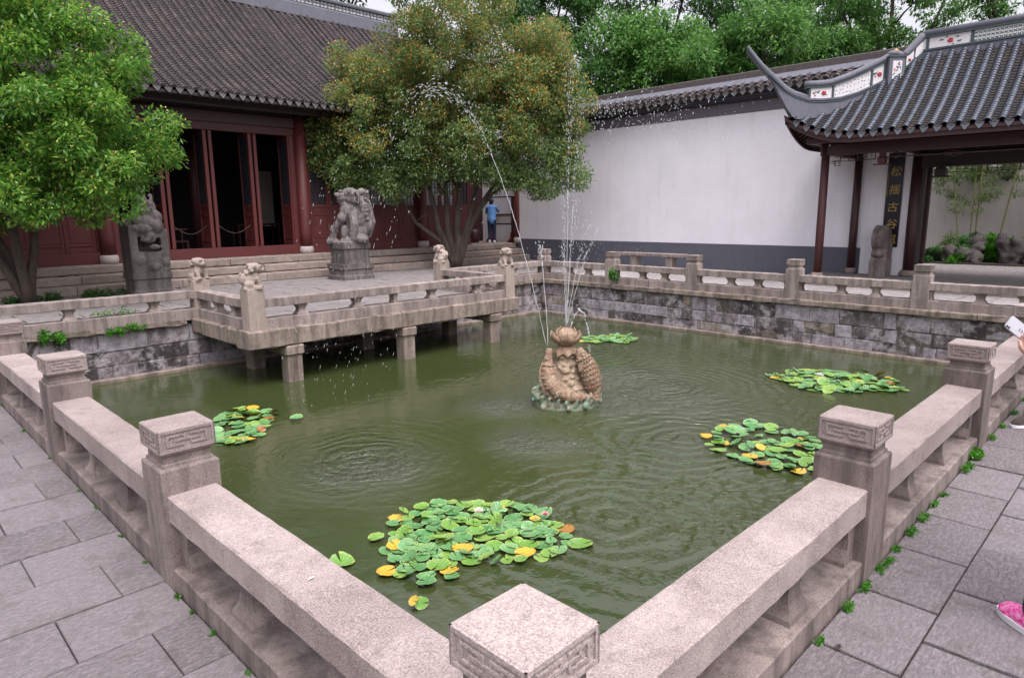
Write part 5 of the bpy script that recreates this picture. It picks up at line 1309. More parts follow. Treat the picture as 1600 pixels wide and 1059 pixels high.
def limbs(base, targets, r0, mat, parent, seed, name='trunk', split=.35):
    R = random.Random(seed); m = MB()
    for (t, r_, mids) in targets:
        pts = [Vector(base)] + [Vector(p) for p in mids] + [Vector(t)]
        fine = []
        for i in range(len(pts) - 1):
            for k in range(3): fine.append(pts[i].lerp(pts[i + 1], k / 3) + Vector((R.uniform(-.02, .02), R.uniform(-.02, .02), 0)) * (1 if i + k else 0))
        fine.append(pts[-1]); n = len(fine); m.tube(fine, [r_ * (1 - .78 * i / (n - 1)) for i in range(n)], 9)
        for k in range(5):       # side branches
            i = R.randrange(n // 2, n); p = fine[i]; d = Vector((R.gauss(0, 1), R.gauss(0, 1), R.uniform(.2, 1.2))).normalized() * R.uniform(.6, 1.3)
            m.tube([p, p + d * .5 + Vector((0, 0, .08)), p + d], [r_ * .28, r_ * .18, .008], 6)
    return m.build(name, mat, parent, True)
CR = Vector((.7071, -.7071, 0)); CD = Vector((.7071, .7071, 0))
def env(o, L):
    """envelope ellipsoids given as sideways, depth, height, radii"""
    out = []
    for (s, d, z, rs, rd, rz) in L: p = Vector(o) + CR * s + CD * d; r_ = (rs + rd) / 2; out.append((p.x, p.y, z, r_, r_, rz))
    return out
# bright green osmanthus at the left
TL = (1.55, 15.0, 0)
t1 = empty('osmanthus_tree', TL, 'bright green flowering tree on the left, in front of the hall', 'tree')
limbs(TL, [((.6, 15.2, 3.6), .12, [(1.35, 15.05, .8), (1.0, 15.1, 2.0)]), ((2.3, 14.6, 3.9), .11, [(1.7, 14.95, .9), (1.9, 14.8, 2.2)]), ((1.3, 14.2, 4.4), .11, [(1.45, 14.8, 1.0), (1.3, 14.5, 2.6)]), ((-.3, 14.4, 3.0), .09, [(1.1, 14.9, 1.1), (.4, 14.6, 2.0)])], .2, 'bark', t1, 4)
bl = env((1.55, 14.6, 0), [(-.5, 0, 5.5, 1.7, 1.6, 1.6), (-1.9, 0, 5.2, 1.9, 1.7, 1.9), (.9, 0, 3.9, 1.65, 1.5, 1.2), (1.9, -.1, 3.1, 1.25, 1.2, .85), (1.6, 0, 4.6, .95, 1.2, .8), (.2, -.2, 3.0, 1.5, 1.4, .9), (-1.5, -.2, 3.3, 1.6, 1.4, 1.3), (.75, -.2, 2.15, 1.25, 1.1, .55), (1.75, -.2, 2.35, .85, .9, .5), (-.6, -.3, 2.1, 1.1, 1.0, .6), (-2.0, -.2, 2.0, .9, 1, .6), (.2, 0, 5.5, 1.0, 1.1, .7)])
cl = clumps(bl, 26, 5, .2, .42)
leaves('crown', 'leaf_osm', cl, 90000, .115, t1, .40, 2, droop=.45)
o = leaves('blossoms', 'flower_yel', cl, 20000, .036, t1, .9, 3, .85, 0); o['kind'] = 'stuff'
# big olive osmanthus in the middle
TC = (12.6, 15.0, 0)
t2 = empty('osmanthus_tree', TC, 'large orange-blossoming tree with many stems standing between platform and hall', 'tree')
def cp(s, z, d=0): p = Vector(TC) + CR * s + CD * d; return (p.x, p.y, z)
limbs(TC, [(cp(-2.4, 3.4), .10, [cp(-.35, .75), cp(-1.25, 1.45), cp(-1.75, 2.3)]), (cp(-1.4, 4.2, .3), .13, [cp(-.55, 1.3), cp(-.75, 2.4)]), (cp(-.4, 5.2, -.3), .14, [cp(-.25, 1.2), cp(-.3, 2.6)]), (cp(.5, 5.0, .4), .15, [cp(.05, 1.3), cp(.15, 2.7)]),
            (cp(1.3, 4.4, -.2), .13, [cp(.35, 1.4), cp(.75, 2.7)]), (cp(2.4, 3.9, 0), .10, [cp(.45, 1.35), cp(1.0, 2.3), cp(1.5, 2.9)]), (cp(3.2, 3.3, -.2), .07, [cp(.5, 1.5), cp(1.15, 2.3), cp(2.0, 2.75)])], .2, 'bark', t2, 9)
bl = env(TC, [(0, -.2, 6.2, 2.6, 1.9, 1.6), (0, -.3, 7.6, 2.1, 1.8, 1.3), (-2.1, -.2, 5.0, 1.7, 1.5, 1.2), (2.1, -.2, 5.3, 1.6, 1.5, 1.2), (-3.2, -.4, 4.0, 1.1, 1.2, .8), (-2.4, -.5, 3.4, 1.5, 1.3, .8), (-.9, -.5, 3.9, 1.7, 1.4, 1.1), (.9, -.4, 4.0, 1.7, 1.4, 1.1),
              (2.6, -.3, 3.9, 1.3, 1.3, .9), (3.2, -.3, 3.2, .95, 1.0, .7), (3.25, -.3, 4.7, .8, 1.0, .8), (-4.1, -.5, 3.4, .55, .8, .4), (-2.9, -.5, 2.95, .9, 1.0, .45), (-1.6, -.5, 2.85, .8, .9, .4), (2.9, -.3, 2.5, .75, .8, .45), (3.6, -.3, 2.8, .5, .6, .35), (-2.9, -.2, 6.0, .9, 1, .7), (2.6, -.2, 6.6, 1.0, 1.0, .7), (-2.6, -.3, 4.3, 1.5, 1.3, .9), (0, -.3, 3.5, 1.6, 1.2, .7), (1.7, -.3, 3.1, 1.1, 1.0, .6), (-3.5, -.5, 2.9, .7, .8, .4), (3.0, -.3, 5.6, .8, .9, .7), (-1.2, -.3, 5.2, 1.5, 1.3, 1.0), (1.0, -.3, 5.3, 1.5, 1.3, 1.0), (3.5, -.3, 3.9, .6, .7, .6), (-1.9, -.6, 2.6, .9, .9, .42), (-.6, -.6, 2.95, 1.0, 1.0, .45), (.7, -.5, 2.95, .9, 1, .42), (1.8, -.3, 2.75, .8, .8, .38), (-3.3, -.6, 2.75, .7, .7, .35), (-4.0, -.5, 3.1, .5, .6, .3)])
cl = clumps(bl, 32, 8, .2, .45)
leaves('crown', 'leaf_osm2', cl, 150000, .105, t2, .42, 4, droop=.3)
hi = [c for c in cl if c[2] > 3.0 + random.random() * 2.2]
o = leaves('blossoms', 'flower_or', hi, 34000, .048, t2, .9, 5, .8, 0); o['kind'] = 'stuff'
# second orange tree behind it
t3 = empty('osmanthus_tree', (19.8, 18.2, 0), 'smaller rust-orange tree rising behind the white wall next to the big middle tree', 'tree')
limbs((19.8, 18.2, 0), [((19.8, 18.2, 7.5), .14, [(19.7, 18.3, 3.0)]), ((20.8, 17.4, 6.5), .1, [(20.0, 18.0, 3.0)])], .2, 'bark', t3, 2)
bl = env((19.8, 18.2, 0), [(0, 0, 7.2, 1.5, 1.3, 1.2), (1.0, 0, 6.3, 1.1, 1.1, .8), (.5, 0, 8.2, 1.0, 1.1, .8), (-1.0, 0, 6.4, 1.5, 1.2, 1.2), (1.7, 0, 6.0, .6, .7, .5)])
cl = clumps(bl, 22, 15, .22, .42); leaves('crown', 'leaf_osm2', cl, 14000, .13, t3, .4, 6); o = leaves('blossoms', 'flower_or', cl, 12000, .06, t3, .9, 7, .8, 0); o['kind'] = 'stuff'
# background trees beyond the wall
def big_tree(name, label, base, H, blobs, seed, mat, n, size, tone=0.0, bark_='bark_dark', per=14, rr=(.3, .62), group='green trees beyond the white wall'):
    t = empty(name, (base[0], base[1], 0), label, 'tree', group)
    R = random.Random(seed); tg = []
    bl = env((base[0], base[1], 0), blobs)
    for b in bl[:8]:
        f = R.uniform(.3, .5); tg.append(((b[0], b[1], b[2]), .17, [(base[0] + R.uniform(-.15, .15), base[1] + R.uniform(-.15, .15), H * .3), (base[0] + (b[0] - base[0]) * f, base[1] + (b[1] - base[1]) * f, H * .3 + (b[2] - H * .3) * .55)]))
    limbs((base[0], base[1], -.02), tg, .3, bark_, t, seed)
    leaves('crown', mat, clumps(bl, per, seed, *rr), n, size, t, .42, seed, tone_bias=tone)
    return t
big_tree('camphor_tree', 'fresh green leafy tree just above the white wall, left of the roof tip', (22.0, 14.4), 7, [(0, 0, 7.2, 2.6, 1.8, 1.7), (-1.9, 0, 6.3, 1.6, 1.5, 1.2), (1.9, 0, 7.0, 1.7, 1.5, 1.4), (.6, 0, 8.1, 1.6, 1.4, 1.0), (-1.5, 0, 8.0, 1.5, 1.3, 1.1), (0, -.3, 5.6, 2.4, 1.5, .8), (2.2, -.2, 5.8, 1.4, 1.3, .8)], 61, 'leaf_camphor', 34000, .17)
big_tree('camphor_tree', 'fresh green leafy tree above the white wall, directly behind the upswept roof tip', (23.0, 9.8), 7, [(0, 0, 7.0, 2.2, 1.8, 1.5), (-2.2, 0, 6.7, 1.5, 1.5, 1.3), (1.9, 0, 6.6, 1.6, 1.5, 1.2), (-.8, 0, 8.0, 1.3, 1.3, .9), (0, -.3, 5.7, 2.3, 1.5, .8)], 62, 'leaf_camphor', 28000, .17)
big_tree('tall_tree', 'tall dark-limbed tree with open branches behind the fresh green ones', (27, 17.5), 12, [(-1.5, 0, 11.8, 2.6, 2, 1.2), (1.5, 0, 12.4, 2.6, 2, 1.2), (-3.6, 0, 10.3, 1.7, 1.6, 1.0), (3.2, 0, 11.2, 1.9, 1.6, 1.0), (0, 0, 13.2, 2.4, 2, .9), (-3.8, 0, 12.2, 1.8, 1.6, 1.2), (-.8, 0, 10.0, .9, .9, .5)], 63, 'leaf_dark', 26000, .17, .1, per=9)
big_tree('tall_tree', 'tall dark tree with leaning limbs behind the hall end', (24.5, 22.5), 12, [(0, 0, 10.6, 1.8, 1.6, 1.0), (1.8, 0, 9.6, 1.4, 1.3, .8), (-1.6, 0, 11.6, 2.0, 1.6, 1.2), (1.6, 0, 11.9, 1.8, 1.6, 1.0), (2.6, 0, 8.4, .9, .9, .5)], 64, 'leaf_dark', 15000, .17, .1, per=8)
big_tree('tall_tree', 'tall deep green tree high above the middle of the white wall', (28, 11.5), 12, [(-2.4, 0, 11.0, 2.3, 1.8, 1.4), (0, 0, 9.8, 2.2, 1.8, 1.2), (2.3, 0, 10.6, 2.3, 1.8, 1.5), (0, 0, 12.2, 2.8, 2, 1.4), (2.8, 0, 8.6, 1.8, 1.6, 1.1), (-2.6, 0, 8.8, 1.6, 1.5, 1.0)], 65, 'leaf_dark', 30000, .17, .1, per=11)
big_tree('slender_tree', 'slender tree with two bare stems and sky showing through, left of the pavilion ridge', (26, 7.2), 10, [(-1.8, 0, 8.6, 1.6, 1.5, 1.0), (0, 0, 9.9, 2.0, 1.7, 1.0), (1.8, 0, 8.8, 1.5, 1.4, 1.0), (-.4, 0, 7.4, 1.2, 1.2, .7), (2.2, 0, 7.2, 1.2, 1.1, .7), (-2.3, 0, 7.1, 1.1, 1.1, .7), (.9, 0, 6.2, 1.4, 1.0, .5)], 66, 'leaf_camphor', 17000, .15, -.05, 'bark', per=11, rr=(.22, .5))
big_tree('slender_tree', 'thin-leaved tree behind the pavilion ridge with white sky at its right', (26, 3.6), 10, [(-1.0, 0, 8.2, 1.5, 1.4, .8), (.7, 0, 8.7, 1.5, 1.4, .7), (0, 0, 7.0, 1.5, 1.3, .7), (1.9, 0, 9.4, .9, .9, .4), (-1.2, 0, 9.6, 1.3, 1.2, .7)], 67, 'leaf_camphor', 11000, .14, -.05, 'bark', per=9, rr=(.2, .45))
for (x_, y_, lab_, sd_) in ((33, 30, 'very tall dark tree rising out of view behind the far corner of the court', 71), (20, 38, 'very tall dark tree rising out of view behind the red hall', 74)):
    big_tree('tall_tree', lab_, (x_, y_), 17, [(0, 0, 18, 5.2, 3.6, 3.6), (-5, 0, 17.5, 4.2, 3.2, 3.2), (5, 0, 17, 4.2, 3.2, 3.0), (0, 0, 22, 4.4, 3.4, 2.6), (2.5, 0, 20.5, 3.5, 3, 2.4)], sd_, 'leaf_dark', 13000, .36, 0, per=4, rr=(.6, 1.3))
big_tree('tall_tree', 'dark broad tree filling the gap behind the fresh green trees', (29, 15), 11, [(0, 0, 8.2, 2.8, 2, 1.6), (-3.2, 0, 8.4, 1.8, 1.8, 1.3), (3, 0, 8.0, 2.1, 1.8, 1.5)], 68, 'leaf_dark', 20000, .18, 0, per=11)

# ================================================================ GARDEN BEHIND THE GATE
gw = empty('garden_wall', (24, 3, 0), 'aged pale garden wall behind the bamboo, seen through the gate', 'garden wall')
MB().box((24.4, -8, 0), (24.7, 14, 4.4)).build('plaster', 'plaster_old', gw); MB().box((24.3, -8, 4.4), (24.8, 14, 4.62), .02).build('coping', 'ridge_old', gw)
rr = random.Random(77)
def rock(x, y, sx, sy, sz, label, seed):
    m = MB(); R = random.Random(seed); z = .14
    for i in range(9): m.ell((x + R.uniform(-.5, .5) * sx, y + R.uniform(-.5, .5) * sy, z + sz * R.uniform(.15, .75)), (sx * R.uniform(.25, .5), sy * R.uniform(.25, .5), sz * R.uniform(.2, .4)), 9, 7)
    m.ell((x, y, z + sz * .2), (sx * .6, sy * .6, sz * .4), 9, 7)
    o = remesh(m, 'garden_rock', max(.03, sz * .05), 'rock', None, 3, sz * .13, 2.2 / max(sz, .3)); tag(o, label, 'rock', 'rocks in the bed behind the gate')
for i, (x, y, sx, sy, sz, lab) in enumerate(((22.3, 3.95, .35, .4, .55, 'pale rounded rock at the left end of the garden bed'), (22.3, 3.35, .4, .45, .55, 'dark hollow rock before the middle bamboo canes'), (22.9, 3.3, .3, .45, .95, 'flat-topped grey rock standing behind the dark hollow rock'),
        (22.25, 2.45, .35, .42, .85, 'upright round dark boulder in the middle of the bed'), (22.2, 1.95, .35, .35, .4, 'low rock right of the round dark boulder'), (22.3, 1.3, .4, .55, .45, 'long low rock at the right side of the garden bed'), (22.9, 1.9, .35, .4, .8, 'whitish jagged rock behind the round dark boulder'),
        (22.9, 1.45, .35, .35, .75, 'pale stone next to the foot of the tall rock'), (23.4, 1.15, .75, .85, 3.4, 'tall dark scholar rock towering behind the gate'), (22.2, .6, .4, .5, .5, 'rock at the foot of the tall scholar rock'))): rock(x, y, sx, sy, sz, lab, 100 + i)
def bush(name, label, x, y, rx, ry, rz, n, mat, size, seed, z=.14, cat='shrub', asp=.4):
    t = empty(name, (x, y, z), label, cat); leaves('foliage', mat, clumps([(x, y, z + rz * .42, rx, ry, rz * .5)], 160, seed, .06, .15), n, size, t, asp, seed)
    m = MB(); R = random.Random(seed)
    for i in range(6): m.tube([(x, y, z - .02), (x + R.uniform(-.6, .6) * rx, y + R.uniform(-.6, .6) * ry, z + rz * .7)], [.012, .005], 5)
    m.build('stem', 'bark', t); return t
bush('shrub', 'dark low shrub beside the gate jamb', 22.2, 4.35, .3, .35, .45, 2500, 'leaf_dark', .09, 1)
bush('shrub', 'dark green shrub between the pale rounded rock and the hollow rock', 22.6, 3.75, .35, .4, .75, 3000, 'leaf_dark', .09, 2)
bush('shrub', 'light green leafy plant left of the round boulder', 22.5, 2.85, .3, .35, .85, 2600, 'leaf_weed', .10, 3)
bush('shrub', 'bright shrub in front of the tall scholar rock', 22.8, 1.2, .45, .5, 2.9, 3800, 'leaf_weed', .1, 4, .5)
bush('shrub', 'yellow-green grass clump under the left bamboo cane', 23.2, 4.15, .3, .4, .9, 2200, 'leaf_bamboo', .16, 5, asp=.12)
bush('shrub', 'low ground plants right of the boulder', 22.4, 1.7, .5, .4, .4, 2200, 'leaf_weed', .09, 6)
bush('shrub', 'deep green shrub at the right of the bed', 23.0, .3, .6, .6, 1.0, 3500, 'leaf_dark', .1, 7)
bush('shrub', 'dark mass of foliage on the upper part of the tall scholar rock', 23.3, 1.0, .75, .8, .9, 4200, 'leaf_dark', .1, 17, 2.9)
bush('shrub', 'light bamboo foliage hanging over the garden wall at the left', 24.0, 4.3, .5, .9, .9, 1600, 'leaf_bamboo', .14, 18, 2.5, asp=.16)
bush('shrub', 'light bamboo foliage hanging in the middle of the gate view', 24.0, 3.0, .4, 1.0, .9, 2000, 'leaf_bamboo', .14, 19, 2.5, asp=.16)
bush('shrub', 'green plants in front of the pale rounded rock', 22.1, 3.7, .25, .3, .3, 900, 'leaf_weed', .08, 20)
bush('shrub', 'dark shrub against the garden wall behind the flat-topped rock', 23.6, 3.4, .4, .8, .9, 3000, 'leaf_dark', .09, 22)
bush('shrub', 'dark shrub low at the far right of the gate view', 22.6, .6, .5, .6, .8, 3000, 'leaf_dark', .09, 23)
bush('shrub', 'tangle of yellowish plants behind the round dark boulder', 23.2, 2.5, .4, .7, .75, 2600, 'leaf_bamboo', .12, 21, asp=.2)
for i, (yb, yt, r_, lab) in enumerate(((3.95, 4.55, .022, 'thin bamboo cane leaning left, nearest the gate jamb'), (3.72, 3.76, .02, 'upright bamboo cane, left one of the close pair'), (3.6, 3.6, .026, 'upright bamboo cane, right one of the close pair'), (3.05, 2.6, .028, 'bamboo cane leaning right above the flat-topped rock'), (2.05, 1.6, .03, 'dark bamboo cane leaning right beside the tall rock'))):
    t = empty('bamboo', (23.7, yb, .14), lab, 'bamboo', 'bamboo canes against the garden wall'); m = MB()
    n = 9; pts = [(23.7, yb + (yt - yb) * (k / n) ** 1.1, .1 + 3.9 * k / n) for k in range(n + 1)]; m.tube(pts, [r_ * (1 - .05 * k) for k in range(n + 1)], 8)
    for p in pts[1:]: m.tube([(p[0], p[1], p[2] - .012), (p[0], p[1], p[2] + .012)], r_ * 1.25, 8)
    c_ = m.build('cane', 'bamboo', t, True)
    R = random.Random(i); m = MB(); cs = []
    for k in range(9):
        z_ = R.uniform(1.5, 3.6); q = z_ / 3.9; p = Vector((23.7, yb + (yt - yb) * q, z_)); d = Vector((R.uniform(-.3, .3), R.uniform(-.6, .6), R.uniform(.05, .3))); m.tube([p, p + d * .6, p + d], [.007, .005, .002], 4)
        cs += [(p + d * .7).to_tuple() + (.22, .22, .12), (p + d).to_tuple() + (.2, .2, .12)]
    m.build('branch', 'bamboo', t); leaves('foliage', 'leaf_bamboo', cs, 620, .15, t, .14, 30 + i, .2, .5)

# ================================================================ WEEDS AND LITTER
def tuft(x, y, z, r_, h, n, mat, seed, label, axis=None):
    t = empty('weed', (x, y, z), label, 'weed', 'weeds along the stone edges'); c = [(x + RNG.uniform(-r_, r_) * (1 if axis != 'y' else .35), y + RNG.uniform(-r_, r_) * (1 if axis != 'x' else .35), z + h * RNG.uniform(.3, .8), r_ * .35, r_ * .35, h * .35) for _ in range(7)]
    leaves('foliage', mat, c, n, .014 if h < .05 else (.022 if h < .12 else .05), t, .6, seed, .2, .1)
    m = MB()
    for q in c: m.tube([(q[0], q[1], z - .01), (q[0], q[1], q[2])], [.0022, .0015], 4)
    m.build('stem', mat, t)
ORD = 'first second third fourth fifth sixth seventh eighth ninth tenth eleventh twelfth thirteenth fourteenth fifteenth sixteenth seventeenth eighteenth'.split()
i = 0
for (x, s) in ((1.55, .5), (1.86, .8), (2.06, .5), (2.13, .4), (2.30, .7), (2.40, 1.0), (2.56, .7), (2.82, 1.2), (3.05, 1.0), (3.3, .8), (3.5, .6), (4.05, 1.6), (4.35, 1.9), (4.9, 1.0), (5.3, .9), (5.8, 1.1), (6.3, .9), (7.1, 1.1)):
    tuft(x, -.15, 0, .032 * s + .015, .026 * s + .006, int(110 * s * s + 50), 'leaf_weed', 200 + i, ('tiny' if s < .75 else 'small' if s < 1.05 else 'larger') + ' green weed along the near right kerb, %s from the front corner' % ORD[i], 'x'); i += 1
for (y, s) in ((1.32, .3), (1.66, .5), (1.88, .3), (2.05, .6), (2.5, .4), (2.9, .5), (3.4, .4), (3.78, .4), (4.6, .5), (5.5, .6), (6.6, .7)):
    tuft(-.14, y, 0, .022 * s + .008, .010 * s + .004, int(36 * s + 12), 'leaf_weed', 240 + i, 'tiny weed in the joint along the near left kerb, %s from the front corner' % ORD[i - 18], 'y'); i += 1
tuft(1.12, 10.86, -.16, .17, .22, 420, 'leaf_weed', 300, 'bright fern-like weed on the wall behind the left post cap'); tuft(1.9, 10.86, -.14, .13, .12, 220, 'leaf_weed', 301, 'small weed on the mossy coping left of the platform, middle one'); tuft(2.25, 10.86, -.12, .15, .14, 220, 'leaf_weed', 302, 'small weed on the mossy coping closest to the platform')
tuft(12.0, 8.55, .05, .10, .34, 420, 'leaf_weed', 303, 'green creeper climbing the foot of a far balustrade post'); 
bush('ground_plants', 'patch of dark green ground plants at the foot of the left tree', 1.7, 15.3, .8, .35, .12, 1500, 'leaf_dark', .07, 9, 0, 'plants')
bush('ground_plants', 'patch of ground plants right of the left tree by the steps', 2.9, 15.55, .6, .25, .10, 900, 'leaf_dark', .07, 10, 0, 'plants')
bush('ground_plants', 'scrap of green plants behind the platform by the tree', 10.6, 12.3, .6, .5, .10, 1200, 'leaf_dark', .06, 11, 0, 'plants')
bush('ground_plants', 'small green weed on the court behind the left balustrade', 2.3, 12.2, .35, .2, .08, 300, 'leaf_weed', .05, 12, 0, 'plants')
m = MB(); rr = random.Random(6)
def litter(name, x, y, z, s, mat, label):
    m = MB(); m.add([(x - s, y, z), (x, y - s * .35, z + s * .25), (x + s, y + s * .1, z + .002), (x, y + s * .4, z + s * .2), (x + s * .2, y, z + s * .05)], [(0, 1, 4), (1, 2, 4), (2, 3, 4), (3, 0, 4)]); tag(m.build(name, mat, None), label, 'leaf')
litter('fallen_leaf', 1.55, -.22, .006, .03, 'bark_dark', 'curled dry brown leaf on the paving by the near right kerb')
litter('fallen_leaf', -.01, 1.02, .458, .016, 'flower_cream', 'small white scrap lying on the near left rail')

# ================================================================ WATER JETS
def zrow(v): return .158 - (v - 512) / 116.5
def jp(u, v, d=0.0):
    """point in the upright plane through the fountain, u sideways and v up in hundredths, d depth offset"""
    return Vector((FX, FYY, 0)) + CR * u + CD * d + Vector((0, 0, v))
def jet(label, pts, r0, seed, breakup=.5, drops=60, spread=.05, r1=None):
    R = random.Random(seed); m = MB(); n = len(pts); pts = [Vector(p) for p in pts]
    fine = []
    for i in range(n - 1):
        for k in range(6): fine.append(pts[i].lerp(pts[i + 1], k / 6))
    fine.append(pts[-1]); N_ = len(fine); i = 0; bstart = int(N_ * (1 - breakup))
    if bstart > 2:
        q = [p + Vector((R.gauss(0, .003), R.gauss(0, .003), 0)) for p in fine[:bstart + 1]]; m.tube(q, [r0 * R.uniform(.7, 1.2) * (1 if r1 is None else 1 + (r1 / r0 - 1) * j / len(q)) for j in range(len(q))], 6)
    for j in range(drops):
        t = bstart + (N_ - 1 - bstart) * R.random() if bstart < N_ - 1 else R.uniform(0, N_ - 1); i = min(int(t), N_ - 2); p = fine[i].lerp(fine[i + 1], t - i); d = (fine[i + 1] - fine[i]).normalized()
        w = spread * ((t - bstart) / max(1, N_ - bstart) + .15); p = p + Vector((R.gauss(0, w), R.gauss(0, w), R.gauss(0, w)))
        s = r0 * R.uniform(.4, 1.25); rot = d.to_track_quat('Z', 'Y').to_matrix(); m.ell(p, (s, s, s * R.uniform(1.5, 5)), 6, 4, rot)
    o = m.build('water_jet', 'jet', None, True, fix=False); tag(o, label, 'water jet', None, 'stuff'); return o
def parab(u0, z0, ua, za, u1, d=0.0, n=14):
    out = []
    for k in range(n + 1): u = u0 + (u1 - u0) * k / n; out.append(jp(u, za - (za - z0) * ((u - ua) / (u0 - ua)) ** 2, d * k / n))
    return out
zc = .16
jet('long water jet from the left carp arching up and over to the left', parab(-.26, -.13, -1.68, 3.28, -2.0), .0048, 1, .58, 240, .07)
jet('falling shower of drops at the end of the long left water jet', parab(-1.9, 3.1, -1.9001, 3.1, -1.9) if False else [jp(-1.9, 3.1), jp(-2.4, 2.7), jp(-2.8, 1.9), jp(-3.1, .9), jp(-3.3, -.2), jp(-3.4, -.88)], .0038, 2, 1.0, 190, .55)
jet('thin second water jet beside the long left one', [jp(-.24, -.13), jp(-.27, .4), jp(-.32, 1.0), jp(-.36, 1.35)], .006, 3, .3, 40, .04)
for k, (u1, z1, lab) in enumerate(((-.06, 2.0, 'leftmost thin jet of the central fan'), (.04, 3.6, 'tallest central jet shooting straight up from the lotus'), (.14, 1.9, 'second central jet leaning slightly right'), (.2, 3.2, 'slender tall jet right of the tallest one'), (.32, 1.6, 'third jet of the central fan'), (.45, 1.5, 'outer right jet of the central fan'), (-.02, 1.3, 'short jet in the middle of the central fan'))):
    jet(lab, [jp(.0, zc), jp(u1 * .25, zc + (z1 - zc) * .3, .02 * k), jp(u1 * .55, zc + (z1 - zc) * .65, .03 * k), jp(u1, z1, .04 * k)], .0034 if k not in (1,) else .004, 10 + k, .45, 110, .035)
jet('small curling jet between lotus and right carp', [jp(.05, .14), jp(.12, .34), jp(.18, .40), jp(.25, .34), jp(.31, .05), jp(.33, -.35)], .0075, 20, .9, 70, .008)
def shower(label, n, fn, seed, smin, smax, elong):
    R = random.Random(seed); m = MB()
    for i in range(n):
        p, d = fn(R); s = R.uniform(smin, smax); m.ell(p, (s, s, s * R.uniform(1.2, elong)), 6, 4, d.to_track_quat('Z', 'Y').to_matrix())
    tag(m.build('water_drops', 'jet', None, True, fix=False), label, 'water drops', None, 'stuff')
def f1(R): a = R.gauss(0, 1); u = .35 + abs(R.gauss(0, .55)) * 1.6 if R.random() < .8 else R.uniform(.1, 2.8); return jp(u, 2.95 + R.gauss(0, .16) - .05 * u, R.uniform(-.5, .5)), Vector((R.uniform(-.5, .9), 0, -1))
shower('cloud of thrown drops in front of the dark coping of the white wall', 520, f1, 31, .0018, .0056, 3.4)
def f2(R): return jp(R.gauss(.05, .09), R.uniform(1.5, 3.7), R.uniform(-.3, .3)), Vector((0, 0, 1))
shower('column of drops falling back over the fountain', 240, f2, 32, .0016, .0032, 8)
def f3(R): return jp(R.uniform(-2.6, -1.0), 2.6 + R.gauss(0, .35), R.uniform(-.4, .4)), Vector((-.4, .3, -1))
shower('drops flying in front of the middle tree', 170, f3, 33, .002, .0048, 5)
def f4(R): return jp(R.uniform(-3.5, -2.3), R.uniform(-.85, 2.0), R.uniform(-.7, .7)), Vector((-.25, .15, -1))
shower('drops raining past the lattice doors and the platform', 150, f4, 34, .002, .0034, 13)
def f5(R): return jp(R.gauss(.0, .5) + .2, R.uniform(-.8, 1.3), R.uniform(.1, .6)), Vector((0, 0, 1))
shower('fine spray around the fountain', 700, f5, 35, .0012, .0024, 7)
def f6(R):
    c = R.choice([(2.75, 5.05), (4.55, 3.6), (6.8, 3.5), (7.6, 4.9), (6.3, 4.3)]); a = R.uniform(0, 6.28); r_ = abs(R.gauss(0, .22)); return Vector((c[0] + r_ * math.cos(a), c[1] + r_ * math.sin(a), -.88 + abs(R.gauss(0, .02)))), Vector((R.gauss(0, .2), 0, 1))
shower('tiny splashes where the drops hit the pond', 420, f6, 36, .0012, .0032, 2.5)
# ================================================================ PEOPLE
def skin_mat(name, c): 
    g = N(name); g.col(c).rough(.5); g.b.inputs['Subsurface Weight'].default_value = .08; return g.m
MAT['skin'] = skin_mat('skin', (.56, .33, .26)); MAT['hair'] = paint('black_hair', (.018, .014, .013), (.03, .022, .02), .5, 20)
MAT['blue_shirt'] = paint('blue_cotton', (.13, .30, .62), (.10, .25, .55), .85); MAT['navy'] = paint('navy_cloth', (.015, .025, .06), (.02, .03, .075), .9)
MAT['pale_blue'] = paint('pale_blue_cloth', (.45, .62, .72), (.40, .56, .68), .85); MAT['beige'] = paint('beige_cloth', (.60, .46, .34), (.52, .40, .30), .85)
MAT['white_shoe'] = paint('white_rubber', (.75, .74, .78), (.66, .66, .70), .6); MAT['phone_metal'] = paint('silver_phone', (.42, .41, .45), (.40, .39, .43), .3)
g = N('pink_knit'); g.col(g.mix(g.ramp(g.noise(60, 4, .7), [(.42, 0), (.6, 1)]), (.78, .03, .30), (.92, .35, .62))).rough(.8); MAT['pink'] = g.m
def skinned(name, joints, edges, mat, parent, sub=1, roots=(0,), wide=None):
    """one continuous surface fused from tapering limbs over a joint graph: joints = [(x,y,z,r)]; wide = (side vector, indices) broadens the trunk"""
    m = MB(); P = [Vector(j[:3]) for j in joints]; r = [j[3] for j in joints]
    for a, b in edges: m.tube([P[a], P[a].lerp(P[b], .5), P[b]], [r[a], (r[a] + r[b]) * .5, r[b]], 14)
    for p, q in zip(P, r): m.ell(p, (q, q, q), 12, 8)
    if wide:
        for sg in (-1, 1):
            w = [P[i] + wide[0] * sg * .055 for i in wide[1]]; m.tube(w, [r[i] * .86 for i in wide[1]], 12)
            for p, i in zip(w, wide[1]): m.ell(p, (r[i] * .86,) * 3, 12, 8)
    return remesh(m, name, .014, mat, parent, 3)
def frame(o, yaw):
    """local (forward f, left l, up z) to world"""
    f = Vector((math.cos(yaw), math.sin(yaw), 0)); l = Vector((-math.sin(yaw), math.cos(yaw), 0)); O = Vector(o)
    return lambda a, b, z, r_=None: (tuple(O + f * a + l * b + Vector((0, 0, z))) + ((r_,) if r_ is not None else ()))
